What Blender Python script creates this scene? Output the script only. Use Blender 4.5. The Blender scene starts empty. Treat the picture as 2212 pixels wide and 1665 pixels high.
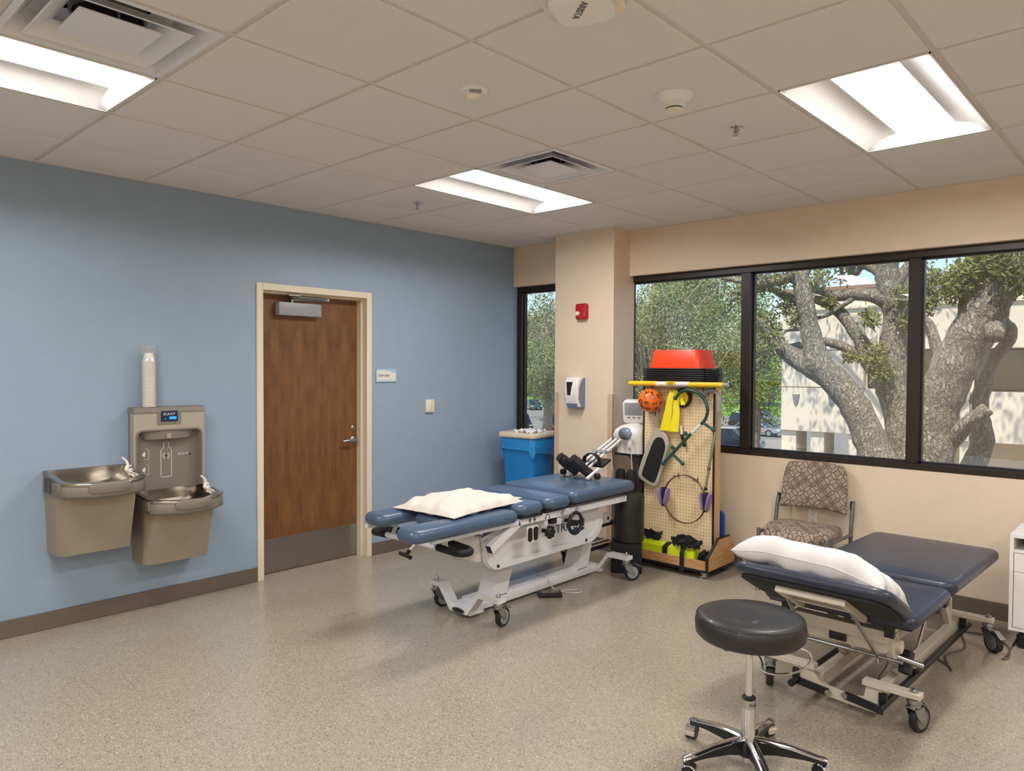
import bpy, bmesh, math, random
from mathutils import Vector, Matrix
R = math.radians
S = bpy.context.scene
C = S.collection
random.seed(7)

# ------------------------------------------------------------------ camera, sky, sun, exposure
W_PX, H_PX, F_PX = 2212, 1665, 1583.26
YAW, PITCH, ROLL = -0.746508, -0.025673, 0.005101
cam_d = bpy.data.cameras.new('camera')
cam_d.sensor_fit = 'HORIZONTAL'
cam_d.sensor_width = 36.0
cam_d.lens = F_PX / W_PX * 36.0
cam_d.clip_start = 0.05
cam_d.clip_end = 600
cam = bpy.data.objects.new('camera', cam_d)
C.objects.link(cam)
fw = Vector((math.sin(YAW)*math.cos(PITCH), math.cos(YAW)*math.cos(PITCH), math.sin(PITCH)))
rt = Vector((math.cos(YAW), -math.sin(YAW), 0))
up = rt.cross(fw)
r2 = rt*math.cos(ROLL) + up*math.sin(ROLL)
u2 = up*math.cos(ROLL) - rt*math.sin(ROLL)
M = Matrix((r2, u2, -fw)).transposed().to_4x4()
M.translation = (4.9833, -5.3734, 1.5816)
cam.matrix_world = M
S.camera = cam

SUN_EL, SUN_AZ = 62, 172          # the sun stands behind the viewer, lighting the building opposite
wd = bpy.data.worlds.new('world'); S.world = wd; wd.use_nodes = True
wn = wd.node_tree.nodes; wl = wd.node_tree.links
sky = wn.new('ShaderNodeTexSky'); sky.sky_type = 'NISHITA'; sky.sun_disc = False
sky.sun_elevation = R(SUN_EL); sky.sun_rotation = R(SUN_AZ); sky.air_density = 1.0; sky.dust_density = 0.1; sky.ozone_density = 2.5
wn['Background'].inputs['Strength'].default_value = 0.2
wl.new(sky.outputs[0], wn['Background'].inputs['Color'])
sd = bpy.data.lights.new('sun_offscreen', 'SUN'); sd.energy = 6.0; sd.angle = R(0.6); sd.color = (1.0, 0.95, 0.88)
sun = bpy.data.objects.new('sun_offscreen', sd); C.objects.link(sun)
a = R(SUN_AZ)
sun.rotation_euler = Vector((math.sin(a)*math.cos(R(SUN_EL)), math.cos(a)*math.cos(R(SUN_EL)), math.sin(R(SUN_EL)))).to_track_quat('Z', 'Y').to_euler()
sun.location = (0, -20, 30)
LIGHT = 37.0                       # radiance of the ceiling fixtures' lenses
vs = S.view_settings
vs.view_transform = 'Standard'; vs.look = 'None'; vs.exposure = 0.25; vs.gamma = 1.0; vs.use_curve_mapping = False

# ------------------------------------------------------------------ materials
def lin(c):
    return tuple(((v/255)/12.92 if v/255 <= 0.04045 else ((v/255+0.055)/1.055)**2.4) for v in c)
MATS = {}
def mat(name, rgb, rough=0.5, metal=0.0, coat=0.0, spec=0.5, noise=None, bump=None, emit=None, trans=0, alpha=None):
    m = bpy.data.materials.new(name); m.use_nodes = True
    n = m.node_tree.nodes; l = m.node_tree.links; b = n['Principled BSDF']
    c = lin(rgb)
    b.inputs['Base Color'].default_value = (*c, 1); b.inputs['Roughness'].default_value = rough
    b.inputs['Metallic'].default_value = metal; b.inputs['Specular IOR Level'].default_value = spec
    b.inputs['Coat Weight'].default_value = coat
    if trans: b.inputs['Transmission Weight'].default_value = trans
    if alpha is not None: b.inputs['Alpha'].default_value = alpha
    if emit:
        b.inputs['Emission Color'].default_value = (*lin(emit[0]), 1); b.inputs['Emission Strength'].default_value = emit[1]
    tc = n.new('ShaderNodeTexCoord')
    if noise:                         # (scale, amount, detail)
        t = n.new('ShaderNodeTexNoise'); t.inputs['Scale'].default_value = noise[0]; t.inputs['Detail'].default_value = noise[2] if len(noise) > 2 else 3
        l.new(tc.outputs['Object'], t.inputs['Vector'])
        r = n.new('ShaderNodeValToRGB'); k = noise[1]
        r.color_ramp.elements[0].position = 0.3; r.color_ramp.elements[1].position = 0.7
        r.color_ramp.elements[0].color = (*[v*(1-k) for v in c], 1); r.color_ramp.elements[1].color = (*[min(1, v*(1+k)) for v in c], 1)
        l.new(t.outputs['Fac'], r.inputs['Fac']); l.new(r.outputs[0], b.inputs['Base Color'])
    if bump:                          # (scale, strength)
        t = n.new('ShaderNodeTexNoise'); t.inputs['Scale'].default_value = bump[0]; t.inputs['Detail'].default_value = 4
        l.new(tc.outputs['Object'], t.inputs['Vector'])
        q = n.new('ShaderNodeBump'); q.inputs['Strength'].default_value = bump[1]; q.inputs['Distance'].default_value = 0.01
        l.new(t.outputs['Fac'], q.inputs['Height']); l.new(q.outputs[0], b.inputs['Normal'])
    MATS[name] = m
    return m
def nodes(name):
    m = MATS[name]; return m, m.node_tree.nodes, m.node_tree.links, m.node_tree.nodes['Principled BSDF']
def mth(n, l, op, a, b=None, c=None):
    q = n.new('ShaderNodeMath'); q.operation = op
    for i, v in enumerate((a, b, c)):
        if v is None: continue
        if isinstance(v, (int, float)): q.inputs[i].default_value = v
        else: l.new(v, q.inputs[i])
    return q.outputs[0]
def mixc(n, l, fac, c1, c2):
    q = n.new('ShaderNodeMix'); q.data_type = 'RGBA'
    if isinstance(fac, (int, float)): q.inputs[0].default_value = fac
    else: l.new(fac, q.inputs[0])
    for i, v in ((6, c1), (7, c2)):
        if isinstance(v, tuple): q.inputs[i].default_value = (*v, 1)
        else: l.new(v, q.inputs[i])
    return q.outputs[2]

mat('blue_paint', (148, 166, 186), 0.55, noise=(9, 0.02), bump=(160, 0.04))
mat('beige_paint', (225, 206, 183), 0.55, noise=(7, 0.02), bump=(160, 0.04))
mat('frame_paint', (228, 216, 194), 0.35)
mat('ceiling_tile', (226, 221, 217), 0.9, noise=(120, 0.05, 5), bump=(400, 0.25))
mat('tee_white', (212, 204, 195), 0.5)
mat('plenum', (60, 60, 60), 0.9)
mat('baseboard', (104, 95, 84), 0.45, noise=(30, 0.04))
mat('black_alu', (44, 37, 32), 0.38, metal=0.25)
mat('guard', (206, 176, 148), 0.25, coat=0.3)
mat('white_plastic', (233, 230, 226), 0.35)
mat('ivory', (236, 226, 208), 0.4)
mat('grey_plastic', (150, 152, 156), 0.4)
mat('bluegrey_plastic', (120, 134, 160), 0.3)
mat('dark_plastic', (24, 24, 25), 0.4)
mat('black_rubber', (34, 32, 31), 0.6)
mat('grey_rubber', (112, 110, 110), 0.55)
mat('black_foam', (17, 17, 18), 0.75, bump=(300, 0.2))
mat('black_vinyl', (33, 31, 31), 0.42, coat=0.1, bump=(500, 0.12))
mat('white_metal', (224, 224, 227), 0.32, spec=0.5)
mat('cream_metal', (206, 199, 183), 0.38)
mat('chrome', (225, 225, 228), 0.1, metal=1)
mat('zinc', (170, 172, 172), 0.32, metal=1)
mat('alu', (190, 190, 190), 0.3, metal=1)
mat('steel', (168, 166, 162), 0.3, metal=1, bump=(600, 0.03))
mat('basin_steel', (176, 170, 160), 0.22, metal=1)
mat('grey_steel', (106, 104, 104), 0.4, metal=0.3)
mat('slate_vinyl', (70, 90, 116), 0.34, coat=0.15, bump=(450, 0.06))
mat('navy_vinyl', (42, 47, 63), 0.38, coat=0.12, bump=(450, 0.06))
mat('bed_under', (30, 30, 32), 0.8)
mat('linen', (216, 207, 196), 0.85, bump=(60, 0.1))
mat('linen_white', (212, 209, 208), 0.85, bump=(60, 0.1))
mat('taupe_plastic', (124, 118, 107), 0.42)
mat('taupe_light', (176, 168, 154), 0.4, metal=0.2)
mat('taupe_body', (154, 141, 123), 0.45, noise=(420, 0.16, 2))
mat('display_navy', (22, 42, 74), 0.2)
mat('lcd_blue', (40, 130, 255), 0.3, emit=((40, 140, 255), 1.0))
mat('print_white', (226, 224, 220), 0.5)
mat('print_black', (26, 26, 28), 0.5)
mat('print_navy', (38, 58, 84), 0.4)
mat('drop_blue', (42, 66, 96), 0.3)
mat('red_alarm', (176, 26, 34), 0.3)
mat('clear_lens', (235, 225, 205), 0.1, coat=0.5)
mat('teal_sign', (158, 196, 204), 0.4)
mat('bin_blue', (28, 124, 196), 0.4)
mat('bag_blue', (40, 150, 226), 0.22, coat=0.4, alpha=0.78, bump=(30, 0.5))
mat('bin_lid', (226, 208, 186), 0.45)
mat('foam_cup', (238, 232, 222), 0.5, bump=(120, 0.3))
mat('paper', (236, 236, 240), 0.7)
mat('paper_green', (196, 218, 176), 0.7)
mat('orange_ball', (240, 112, 28), 0.32)
mat('yellow_band', (240, 222, 24), 0.45)
mat('yellow_tube', (236, 198, 30), 0.35)
mat('hi_yellow', (206, 224, 30), 0.5)
mat('green_cane', (28, 72, 62), 0.35)
mat('purple', (140, 112, 168), 0.5)
mat('ring_brown', (100, 70, 54), 0.35, metal=0.3)
mat('step_black', (38, 32, 34), 0.42)
mat('step_red', (244, 70, 18), 0.35)
mat('pad_grey', (176, 168, 154), 0.75, bump=(200, 0.15))
mat('blue_board', (22, 64, 150), 0.4)
mat('cord_grey', (96, 90, 84), 0.5)
mat('cord_white', (206, 204, 198), 0.5)
mat('slot_shade', (22, 22, 24), 0.7)
mat('asphalt', (128, 124, 118), 0.9, noise=(2, 0.06))
mat('grass', (104, 150, 44), 0.9, noise=(3, 0.2))
mat('facade', (226, 212, 192), 0.8, noise=(6, 0.03))
mat('facade_trim', (150, 120, 100), 0.7)
mat('dark_glass', (22, 24, 26), 0.06, spec=0.8)
mat('bark', (150, 138, 122), 0.9, noise=(9, 0.3, 5), bump=(26, 1.0))
mat('twig', (168, 156, 138), 0.9)
mat('car_blue', (24, 42, 84), 0.15, coat=1, metal=0.4)
mat('car_black', (28, 30, 34), 0.15, coat=1)
mat('car_red', (178, 22, 40), 0.2, coat=1)
mat('car_teal', (44, 84, 86), 0.2, coat=1)
mat('car_grey', (150, 152, 158), 0.2, coat=1)
mat('car_glass', (30, 40, 52), 0.05, spec=0.8)

def leafmat(name, rgb, rgb2):
    m = bpy.data.materials.new(name); m.use_nodes = True; n = m.node_tree.nodes; l = m.node_tree.links
    b = n['Principled BSDF']; b.inputs['Roughness'].default_value = 0.55
    tc = n.new('ShaderNodeTexCoord'); t = n.new('ShaderNodeTexNoise'); t.inputs['Scale'].default_value = 1.2; t.inputs['Detail'].default_value = 6
    l.new(tc.outputs['Object'], t.inputs['Vector'])
    f = mth(n, l, 'MULTIPLY_ADD', t.outputs['Fac'], 3.0, -1.0)
    c = mixc(n, l, f, lin(rgb), lin(rgb2)); l.new(c, b.inputs['Base Color'])
    tr = n.new('ShaderNodeBsdfTranslucent'); l.new(c, tr.inputs['Color'])
    mx = n.new('ShaderNodeMixShader'); mx.inputs[0].default_value = 0.35
    l.new(b.outputs[0], mx.inputs[1]); l.new(tr.outputs[0], mx.inputs[2]); l.new(mx.outputs[0], n['Material Output'].inputs['Surface'])
    MATS[name] = m
leafmat('leaf_oak', (104, 112, 60), (160, 162, 92))
leafmat('leaf_far', (84, 104, 58), (176, 180, 124))
leafmat('leaf_bright', (110, 140, 50), (168, 178, 90))

# bark with deep ridges running along the limbs
mat('bark', (150, 140, 126), 0.9); m, n, l, b = nodes('bark')
tc = n.new('ShaderNodeTexCoord'); mp = n.new('ShaderNodeMapping'); mp.inputs['Scale'].default_value = (30, 30, 12); l.new(tc.outputs['Object'], mp.inputs['Vector'])
t = n.new('ShaderNodeTexNoise'); t.inputs['Scale'].default_value = 1.0; t.inputs['Detail'].default_value = 7; t.inputs['Distortion'].default_value = 1.2; l.new(mp.outputs[0], t.inputs['Vector'])
f = mth(n, l, 'MULTIPLY_ADD', t.outputs['Fac'], 4.0, -1.5); f = mth(n, l, 'MAXIMUM', mth(n, l, 'MINIMUM', f, 1.0), 0.0)
l.new(mixc(n, l, f, lin((128, 118, 103)), lin((182, 172, 154))), b.inputs['Base Color'])
q = n.new('ShaderNodeBump'); q.inputs['Strength'].default_value = 1.0; q.inputs['Distance'].default_value = 0.025; l.new(f, q.inputs['Height']); l.new(q.outputs[0], b.inputs['Normal'])
# glass: clear pane with a mirror reflection that grows toward grazing angles
m = bpy.data.materials.new('window_glass'); m.use_nodes = True; n = m.node_tree.nodes; l = m.node_tree.links
n.remove(n['Principled BSDF'])
g = n.new('ShaderNodeNewGeometry')
dt = n.new('ShaderNodeVectorMath'); dt.operation = 'DOT_PRODUCT'; l.new(g.outputs['Incoming'], dt.inputs[0]); l.new(g.outputs['Normal'], dt.inputs[1])
f = mth(n, l, 'ABSOLUTE', dt.outputs['Value']); f = mth(n, l, 'SUBTRACT', 1.0, f); f = mth(n, l, 'POWER', f, 5.0)
f = mth(n, l, 'MULTIPLY_ADD', f, 0.91, 0.09)
tr = n.new('ShaderNodeBsdfTransparent'); tr.inputs['Color'].default_value = (0.93, 0.94, 0.92, 1)
gl = n.new('ShaderNodeBsdfGlossy'); gl.inputs['Roughness'].default_value = 0.0
mx = n.new('ShaderNodeMixShader'); l.new(f, mx.inputs[0]); l.new(tr.outputs[0], mx.inputs[1]); l.new(gl.outputs[0], mx.inputs[2])
l.new(mx.outputs[0], n['Material Output'].inputs['Surface'])
MATS['window_glass'] = m
# clear plastic film
m = bpy.data.materials.new('clear_film'); m.use_nodes = True; n = m.node_tree.nodes; l = m.node_tree.links
n.remove(n['Principled BSDF'])
tr = n.new('ShaderNodeBsdfTransparent'); gl = n.new('ShaderNodeBsdfGlossy'); gl.inputs['Roughness'].default_value = 0.15
df = n.new('ShaderNodeBsdfTranslucent'); df.inputs['Color'].default_value = (0.9, 0.92, 0.95, 1)
m1 = n.new('ShaderNodeMixShader'); m1.inputs[0].default_value = 0.25; l.new(tr.outputs[0], m1.inputs[1]); l.new(df.outputs[0], m1.inputs[2])
m2 = n.new('ShaderNodeMixShader'); m2.inputs[0].default_value = 0.18; l.new(m1.outputs[0], m2.inputs[1]); l.new(gl.outputs[0], m2.inputs[2])
l.new(m2.outputs[0], n['Material Output'].inputs['Surface'])
MATS['clear_film'] = m
# troffer lens: gives off the room's light
m = bpy.data.materials.new('lamp_lens'); m.use_nodes = True; n = m.node_tree.nodes; l = m.node_tree.links
e = n.new('ShaderNodeEmission'); e.inputs['Color'].default_value = (1.0, 0.985, 0.965, 1); e.inputs['Strength'].default_value = LIGHT
l.new(e.outputs[0], n['Material Output'].inputs['Surface'])
MATS['lamp_lens'] = m
mat('lamp_wing', (228, 225, 222), 0.5)
# floor: speckled sheet vinyl
mat('floor_vinyl', (176, 168, 150), 0.28)
m, n, l, b = nodes('floor_vinyl')
tc = n.new('ShaderNodeTexCoord')
def vor(scale):
    v = n.new('ShaderNodeTexVoronoi'); v.inputs['Scale'].default_value = scale; l.new(tc.outputs['Object'], v.inputs['Vector']); return v
v1 = vor(230); v2 = vor(120)
h1 = n.new('ShaderNodeSeparateColor'); l.new(v1.outputs['Color'], h1.inputs[0])
h2 = n.new('ShaderNodeSeparateColor'); l.new(v2.outputs['Color'], h2.inputs[0])
c = mixc(n, l, h1.outputs[0], lin((150, 142, 125)), lin((170, 161, 143)))
c = mixc(n, l, mth(n, l, 'GREATER_THAN', h1.outputs[1], 0.94), c, lin((112, 102, 90)))
c = mixc(n, l, mth(n, l, 'GREATER_THAN', h1.outputs[2], 0.96), c, lin((199, 190, 173)))
c = mixc(n, l, mth(n, l, 'GREATER_THAN', h2.outputs[0], 0.98), c, lin((148, 128, 106)))
c = mixc(n, l, mth(n, l, 'GREATER_THAN', h2.outputs[1], 0.985), c, lin((130, 133, 127)))
l.new(c, b.inputs['Base Color']); b.inputs['Coat Weight'].default_value = 0.25; b.inputs['Coat Roughness'].default_value = 0.12
# woods
def wood(name, c1, c2, scale, axis, rough=0.4, band=None, dist=3.0):
    mat(name, c1, rough); m, n, l, b = nodes(name)
    tc = n.new('ShaderNodeTexCoord'); mp = n.new('ShaderNodeMapping'); l.new(tc.outputs['Object'], mp.inputs['Vector'])
    s = [scale, scale, scale]; s['xyz'.index(axis)] = scale*0.06; mp.inputs['Scale'].default_value = s
    t = n.new('ShaderNodeTexNoise'); t.inputs['Scale'].default_value = 1.0; t.inputs['Detail'].default_value = 6; t.inputs['Distortion'].default_value = dist
    l.new(mp.outputs[0], t.inputs['Vector'])
    f = mth(n, l, 'MULTIPLY_ADD', t.outputs['Fac'], 2.2, -0.6)
    if band:                         # veneer leaves side by side with a cloudy figure repeated in each
        sp = n.new('ShaderNodeSeparateXYZ'); l.new(tc.outputs['Object'], sp.inputs[0])
        u = mth(n, l, 'PINGPONG', sp.outputs[1], band)
        cb = n.new('ShaderNodeCombineXYZ'); l.new(mth(n, l, 'MULTIPLY', u, 12.0), cb.inputs[0]); l.new(mth(n, l, 'MULTIPLY', sp.outputs[2], 3.2), cb.inputs[1])
        t2 = n.new('ShaderNodeTexNoise'); t2.inputs['Scale'].default_value = 1.0; t2.inputs['Detail'].default_value = 4; l.new(cb.outputs[0], t2.inputs['Vector'])
        g2 = mth(n, l, 'MULTIPLY_ADD', t2.outputs['Fac'], 2.4, -1.0)
        f = mth(n, l, 'ADD', mth(n, l, 'MULTIPLY', f, 0.45), mth(n, l, 'MULTIPLY', g2, 0.75))
    c = mixc(n, l, f, lin(c1), lin(c2)); l.new(c, b.inputs['Base Color'])
wood('door_wood', (128, 86, 48), (84, 50, 24), 60, 'z', 0.38, band=0.105, dist=0.6)
wood('oak_wood', (212, 170, 116), (168, 120, 70), 60, 'y', 0.45)
wood('oak_wood_x', (212, 170, 116), (158, 112, 64), 60, 'x', 0.45)
wood('oak_wood_z', (218, 178, 124), (190, 144, 92), 50, 'z', 0.45)
# pegboard with its grid of holes
mat('pegboard', (226, 200, 156), 0.6); m, n, l, b = nodes('pegboard')
tc = n.new('ShaderNodeTexCoord'); sp = n.new('ShaderNodeSeparateXYZ'); l.new(tc.outputs['Object'], sp.inputs[0])
def cell(o, s): return mth(n, l, 'SUBTRACT', mth(n, l, 'FRACT', mth(n, l, 'DIVIDE', o, s)), 0.5)
ax_, az_ = cell(sp.outputs[0], 0.0254), cell(sp.outputs[2], 0.0254)
d = mth(n, l, 'SQRT', mth(n, l, 'ADD', mth(n, l, 'MULTIPLY', ax_, ax_), mth(n, l, 'MULTIPLY', az_, az_)))
c = mixc(n, l, mth(n, l, 'LESS_THAN', d, 0.13), lin((230, 206, 162)), lin((64, 48, 36))); l.new(c, b.inputs['Base Color'])
# fabric of interlaced circles; a second copy lies in the horizontal plane
def fabric(name, i0, i1):
    mat(name, (150, 132, 116), 0.85); m, n, l, b = nodes(name)
    tc = n.new('ShaderNodeTexCoord'); sp = n.new('ShaderNodeSeparateXYZ'); l.new(tc.outputs['Object'], sp.inputs[0])
    s = 0.06
    a0 = mth(n, l, 'ADD', mth(n, l, 'MULTIPLY', sp.outputs[i0], 0.77), mth(n, l, 'MULTIPLY', sp.outputs[i1], 0.64)); a1 = mth(n, l, 'SUBTRACT', mth(n, l, 'MULTIPLY', sp.outputs[i1], 0.77), mth(n, l, 'MULTIPLY', sp.outputs[i0], 0.64))
    u = mth(n, l, 'FRACT', mth(n, l, 'DIVIDE', a0, s)); v = mth(n, l, 'FRACT', mth(n, l, 'DIVIDE', a1, s))
    line = None; inside = None
    for cu in (0, 1):
        for cv in (0, 1):
            du = mth(n, l, 'SUBTRACT', u, cu); dv = mth(n, l, 'SUBTRACT', v, cv)
            d = mth(n, l, 'SQRT', mth(n, l, 'ADD', mth(n, l, 'MULTIPLY', du, du), mth(n, l, 'MULTIPLY', dv, dv)))
            e = mth(n, l, 'ABSOLUTE', mth(n, l, 'SUBTRACT', d, 0.7071)); k = mth(n, l, 'LESS_THAN', d, 0.7071)
            line = e if line is None else mth(n, l, 'MINIMUM', line, e)
            inside = k if inside is None else mth(n, l, 'ADD', inside, k)
    t = n.new('ShaderNodeTexNoise'); t.inputs['Scale'].default_value = 11; t.inputs['Detail'].default_value = 0; l.new(tc.outputs['Object'], t.inputs['Vector'])
    tone = mixc(n, l, mth(n, l, 'GREATER_THAN', t.outputs['Fac'], 0.53), lin((170, 153, 136)), lin((120, 103, 90)))
    pet = mth(n, l, 'GREATER_THAN', inside, 1.5)
    c = mixc(n, l, mth(n, l, 'MULTIPLY', pet, 0.7), lin((150, 132, 116)), tone)
    c = mixc(n, l, mth(n, l, 'LESS_THAN', line, 0.042), c, lin((94, 77, 65)))
    l.new(c, b.inputs['Base Color'])
fabric('fabric_v', 0, 2); fabric('fabric_h', 0, 1)

# ------------------------------------------------------------------ mesh building
class B:
    def __init__(s): s.bm = bmesh.new()
    def merge(s, t, X=None):
        mp = {}
        for v in t.verts: mp[v] = s.bm.verts.new(X @ v.co if X else v.co)
        for f in t.faces:
            try: s.bm.faces.new([mp[v] for v in f.verts])
            except ValueError: pass
        t.free(); return s
    def box(s, x0, x1, y0, y1, z0, z1, bev=0, seg=2, X=None):
        t = bmesh.new(); bmesh.ops.create_cube(t, size=1.0)
        for v in t.verts:
            v.co = Vector(((x0+x1)/2+v.co.x*(x1-x0), (y0+y1)/2+v.co.y*(y1-y0), (z0+z1)/2+v.co.z*(z1-z0)))
        if bev: bmesh.ops.bevel(t, geom=list(t.edges), offset=bev, segments=seg, profile=0.5, affect='EDGES')
        return s.merge(t, X)
    def obox(s, c, size, rot=(0, 0, 0), bev=0, seg=2):
        from mathutils import Euler
        X = Matrix.Translation(c) @ Euler(rot).to_matrix().to_4x4()
        return s.box(-size[0]/2, size[0]/2, -size[1]/2, size[1]/2, -size[2]/2, size[2]/2, bev, seg, X)
    def loft(s, rings, cap0=True, cap1=True, closed=True):
        vr = [[s.bm.verts.new(p) for p in r] for r in rings]; n = len(vr[0])
        for a, b in zip(vr, vr[1:]):
            for i in range(n if closed else n-1):
                j = (i+1) % n
                try: s.bm.faces.new((a[i], a[j], b[j], b[i]))
                except ValueError: pass
        if cap0: s.bm.faces.new(list(reversed(vr[0])))
        if cap1: s.bm.faces.new(vr[-1])
        return s
    def tube(s, pts, r, n=10, closed=False, cap=True, flat=None):
        pts = [Vector(p) for p in pts]; k = len(pts); rings = []
        rr = r if isinstance(r, (list, tuple)) else [r]*k
        nrm = None
        for i, p in enumerate(pts):
            if closed: d = (pts[(i+1) % k]-pts[i-1])
            else: d = pts[min(i+1, k-1)]-pts[max(i-1, 0)]
            d.normalize()
            if nrm is None: nrm = d.orthogonal().normalized()
            else:
                nrm = nrm-d*nrm.dot(d)
                nrm = nrm.normalized() if nrm.length > 1e-6 else d.orthogonal().normalized()
            bn = d.cross(nrm)
            rings.append([p+(nrm*math.cos(2*math.pi*j/n)+bn*math.sin(2*math.pi*j/n))*rr[i] for j in range(n)])
        if closed: rings.append(rings[0]); return s.loft(rings, False, False)
        return s.loft(rings, cap, cap)
    def cyl(s, p0, p1, r0, r1=None, n=20): return s.tube([p0, p1], [r0, r0 if r1 is None else r1], n)
    def lathe(s, prof, c=(0, 0, 0), n=32, axis=(0, 0, 1), cap=True):
        q = Vector((0, 0, 1)).rotation_difference(Vector(axis)); c = Vector(c)
        rings = [[c+q @ Vector((r*math.cos(2*math.pi*j/n), r*math.sin(2*math.pi*j/n), z)) for j in range(n)] for r, z in prof]
        return s.loft(rings, cap, cap)
    def prism(s, poly, axis, a, b):
        def p(u, v, w): return {'x': (w, u, v), 'y': (u, w, v), 'z': (u, v, w)}[axis]
        return s.loft([[p(u, v, a) for u, v in poly], [p(u, v, b) for u, v in poly]])
    def ribbon(s, path, th, axis, a, b):
        k = len(path); top = []; bot = []
        for i in range(k):
            d0 = Vector(path[i])-Vector(path[max(i-1, 0)]); d1 = Vector(path[min(i+1, k-1)])-Vector(path[i])
            t = (d0.normalized() if d0.length else Vector((0, 0)))+(d1.normalized() if d1.length else Vector((0, 0))); t.normalize()
            nn = Vector((-t.y, t.x)); ref = d1 if d1.length else d0; ref = ref.normalized()
            k2 = 1/max(0.5, abs(Vector((-ref.y, ref.x)).dot(nn)))
            top.append(Vector(path[i])+nn*th/2*k2); bot.append(Vector(path[i])-nn*th/2*k2)
        for i in range(k-1):
            s.prism([top[i], top[i+1], bot[i+1], bot[i]], axis, a, b)
        return s
    def sphere(s, c, r, n=20, m=12):
        rx, ry, rz = r if isinstance(r, tuple) else (r, r, r)
        prof = [(max(1e-4, math.sin(math.pi*i/m)), -math.cos(math.pi*i/m)) for i in range(m+1)]
        t = B(); t.lathe(prof, n=n)
        for v in t.bm.verts: v.co = Vector((c[0]+v.co.x*rx, c[1]+v.co.y*ry, c[2]+v.co.z*rz))
        return s.merge(t.bm)
    def pad(s, x0, x1, y0, y1, z0, z1, rc, re=0.02, crown=0.0, seg=4, X=None):
        def ring(i, z):
            r = max(rc-i, 0.003); out = []
            for cx, cy, a0 in ((x1-i-r, y1-i-r, 0), (x0+i+r, y1-i-r, 90), (x0+i+r, y0+i+r, 180), (x1-i-r, y0+i+r, 270)):
                for k in range(7):
                    t = R(a0+15*k); out.append((cx+r*math.cos(t), cy+r*math.sin(t), z))
            return out
        rings = []
        for k in range(seg+1):
            t = math.pi/2*k/seg; rings.append(ring(re*(1-math.sin(t)), z0+re*(1-math.cos(t))))
        for k in range(seg+1):
            t = math.pi/2*k/seg; rings.append(ring(re*(1-math.cos(t)), z1-re+re*math.sin(t)))
        if crown: rings.append(ring(re+min(x1-x0, y1-y0)*0.18, z1+crown))
        t = B(); t.loft(rings); return s.merge(t.bm, X)
    def xf(s, X):
        for v in s.bm.verts: v.co = X @ v.co
        return s

ORG = {}
def obj(name, b, m, parent=None, loc=None, rot=None, smooth=40, label=None):
    me = bpy.data.meshes.new(name)
    bm = b.bm
    bmesh.ops.recalc_face_normals(bm, faces=bm.faces[:])
    org = ORG.get(parent.name, Vector()) if parent else Vector()
    if loc is None and org.length:
        for v in bm.verts: v.co -= org
    bm.to_mesh(me); bm.free()
    if smooth:
        me.polygons.foreach_set('use_smooth', [True]*len(me.polygons)); me.set_sharp_from_angle(angle=R(smooth))
    me.materials.append(MATS[m])
    o = bpy.data.objects.new(name, me); C.objects.link(o)
    if parent: o.parent = parent
    ORG[o.name] = Vector() if loc is not None else org
    if loc is not None: o.location = loc
    if rot is not None: o.rotation_euler = rot
    if label: o['label'] = label
    return o
def thing(name, label, cat, loc=(0, 0, 0), rotz=0, group=None, local=False, rot=None):
    o = bpy.data.objects.new(name, None); C.objects.link(o); o.empty_display_size = 0.1
    o.location = loc; o.rotation_euler = rot if rot else (0, 0, rotz)
    o['label'] = label; o['category'] = cat
    if group: o['group'] = group
    ORG[o.name] = Vector() if local else Vector(loc)
    return o
def tag(o, label, cat, group=None):
    o['label'] = label; o['category'] = cat
    if group: o['group'] = group
    return o
def solo(name, b, m, label, cat, loc, group=None, smooth=40):
    for v in b.bm.verts: v.co -= Vector(loc)
    o = obj(name, b, m, smooth=smooth); o.location = loc
    return tag(o, label, cat, group)
def struct(name, b, m, parent=None, smooth=40):
    o = obj(name, b, m, parent, smooth=smooth)
    if not parent: o['kind'] = 'structure'
    return o
def text(name, st, size, at, xd, yd, m, parent, depth=0.0006, spacing=1.0, align='CENTER', sx=1.0, shear=0):
    cu = bpy.data.curves.new('t', 'FONT'); cu.body = st; cu.size = size; cu.extrude = depth; cu.align_x = align; cu.align_y = 'CENTER'
    cu.space_character = spacing; cu.shear = shear; cu.resolution_u = 3
    t = bpy.data.objects.new('t', cu); me = bpy.data.meshes.new_from_object(t)
    bpy.data.objects.remove(t); bpy.data.curves.remove(cu)
    xd = Vector(xd).normalized(); yd = Vector(yd).normalized(); zd = xd.cross(yd)
    X = Matrix((xd, yd, zd)).transposed().to_4x4(); X.translation = Vector(at)-ORG.get(parent.name, Vector())
    me.transform(X @ Matrix.Diagonal((sx, 1, 1, 1))); me.materials.clear(); me.materials.append(MATS[m])
    o = bpy.data.objects.new(name, me); C.objects.link(o); o.parent = parent; ORG[o.name] = ORG.get(parent.name, Vector())
    return o
def rr(x0, x1, y0, y1, r, n=6):
    out = []
    for cx, cy, a0 in ((x1-r, y1-r, 0), (x0+r, y1-r, 90), (x0+r, y0+r, 180), (x1-r, y0+r, 270)):
        for k in range(n+1):
            t = R(a0+90*k/n); out.append((cx+r*math.cos(t), cy+r*math.sin(t)))
    return out
def arc(cx, cy, r, a0, a1, n=12): return [(cx+r*math.cos(R(a0+(a1-a0)*k/n)), cy+r*math.sin(R(a0+(a1-a0)*k/n))) for k in range(n+1)]
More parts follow.
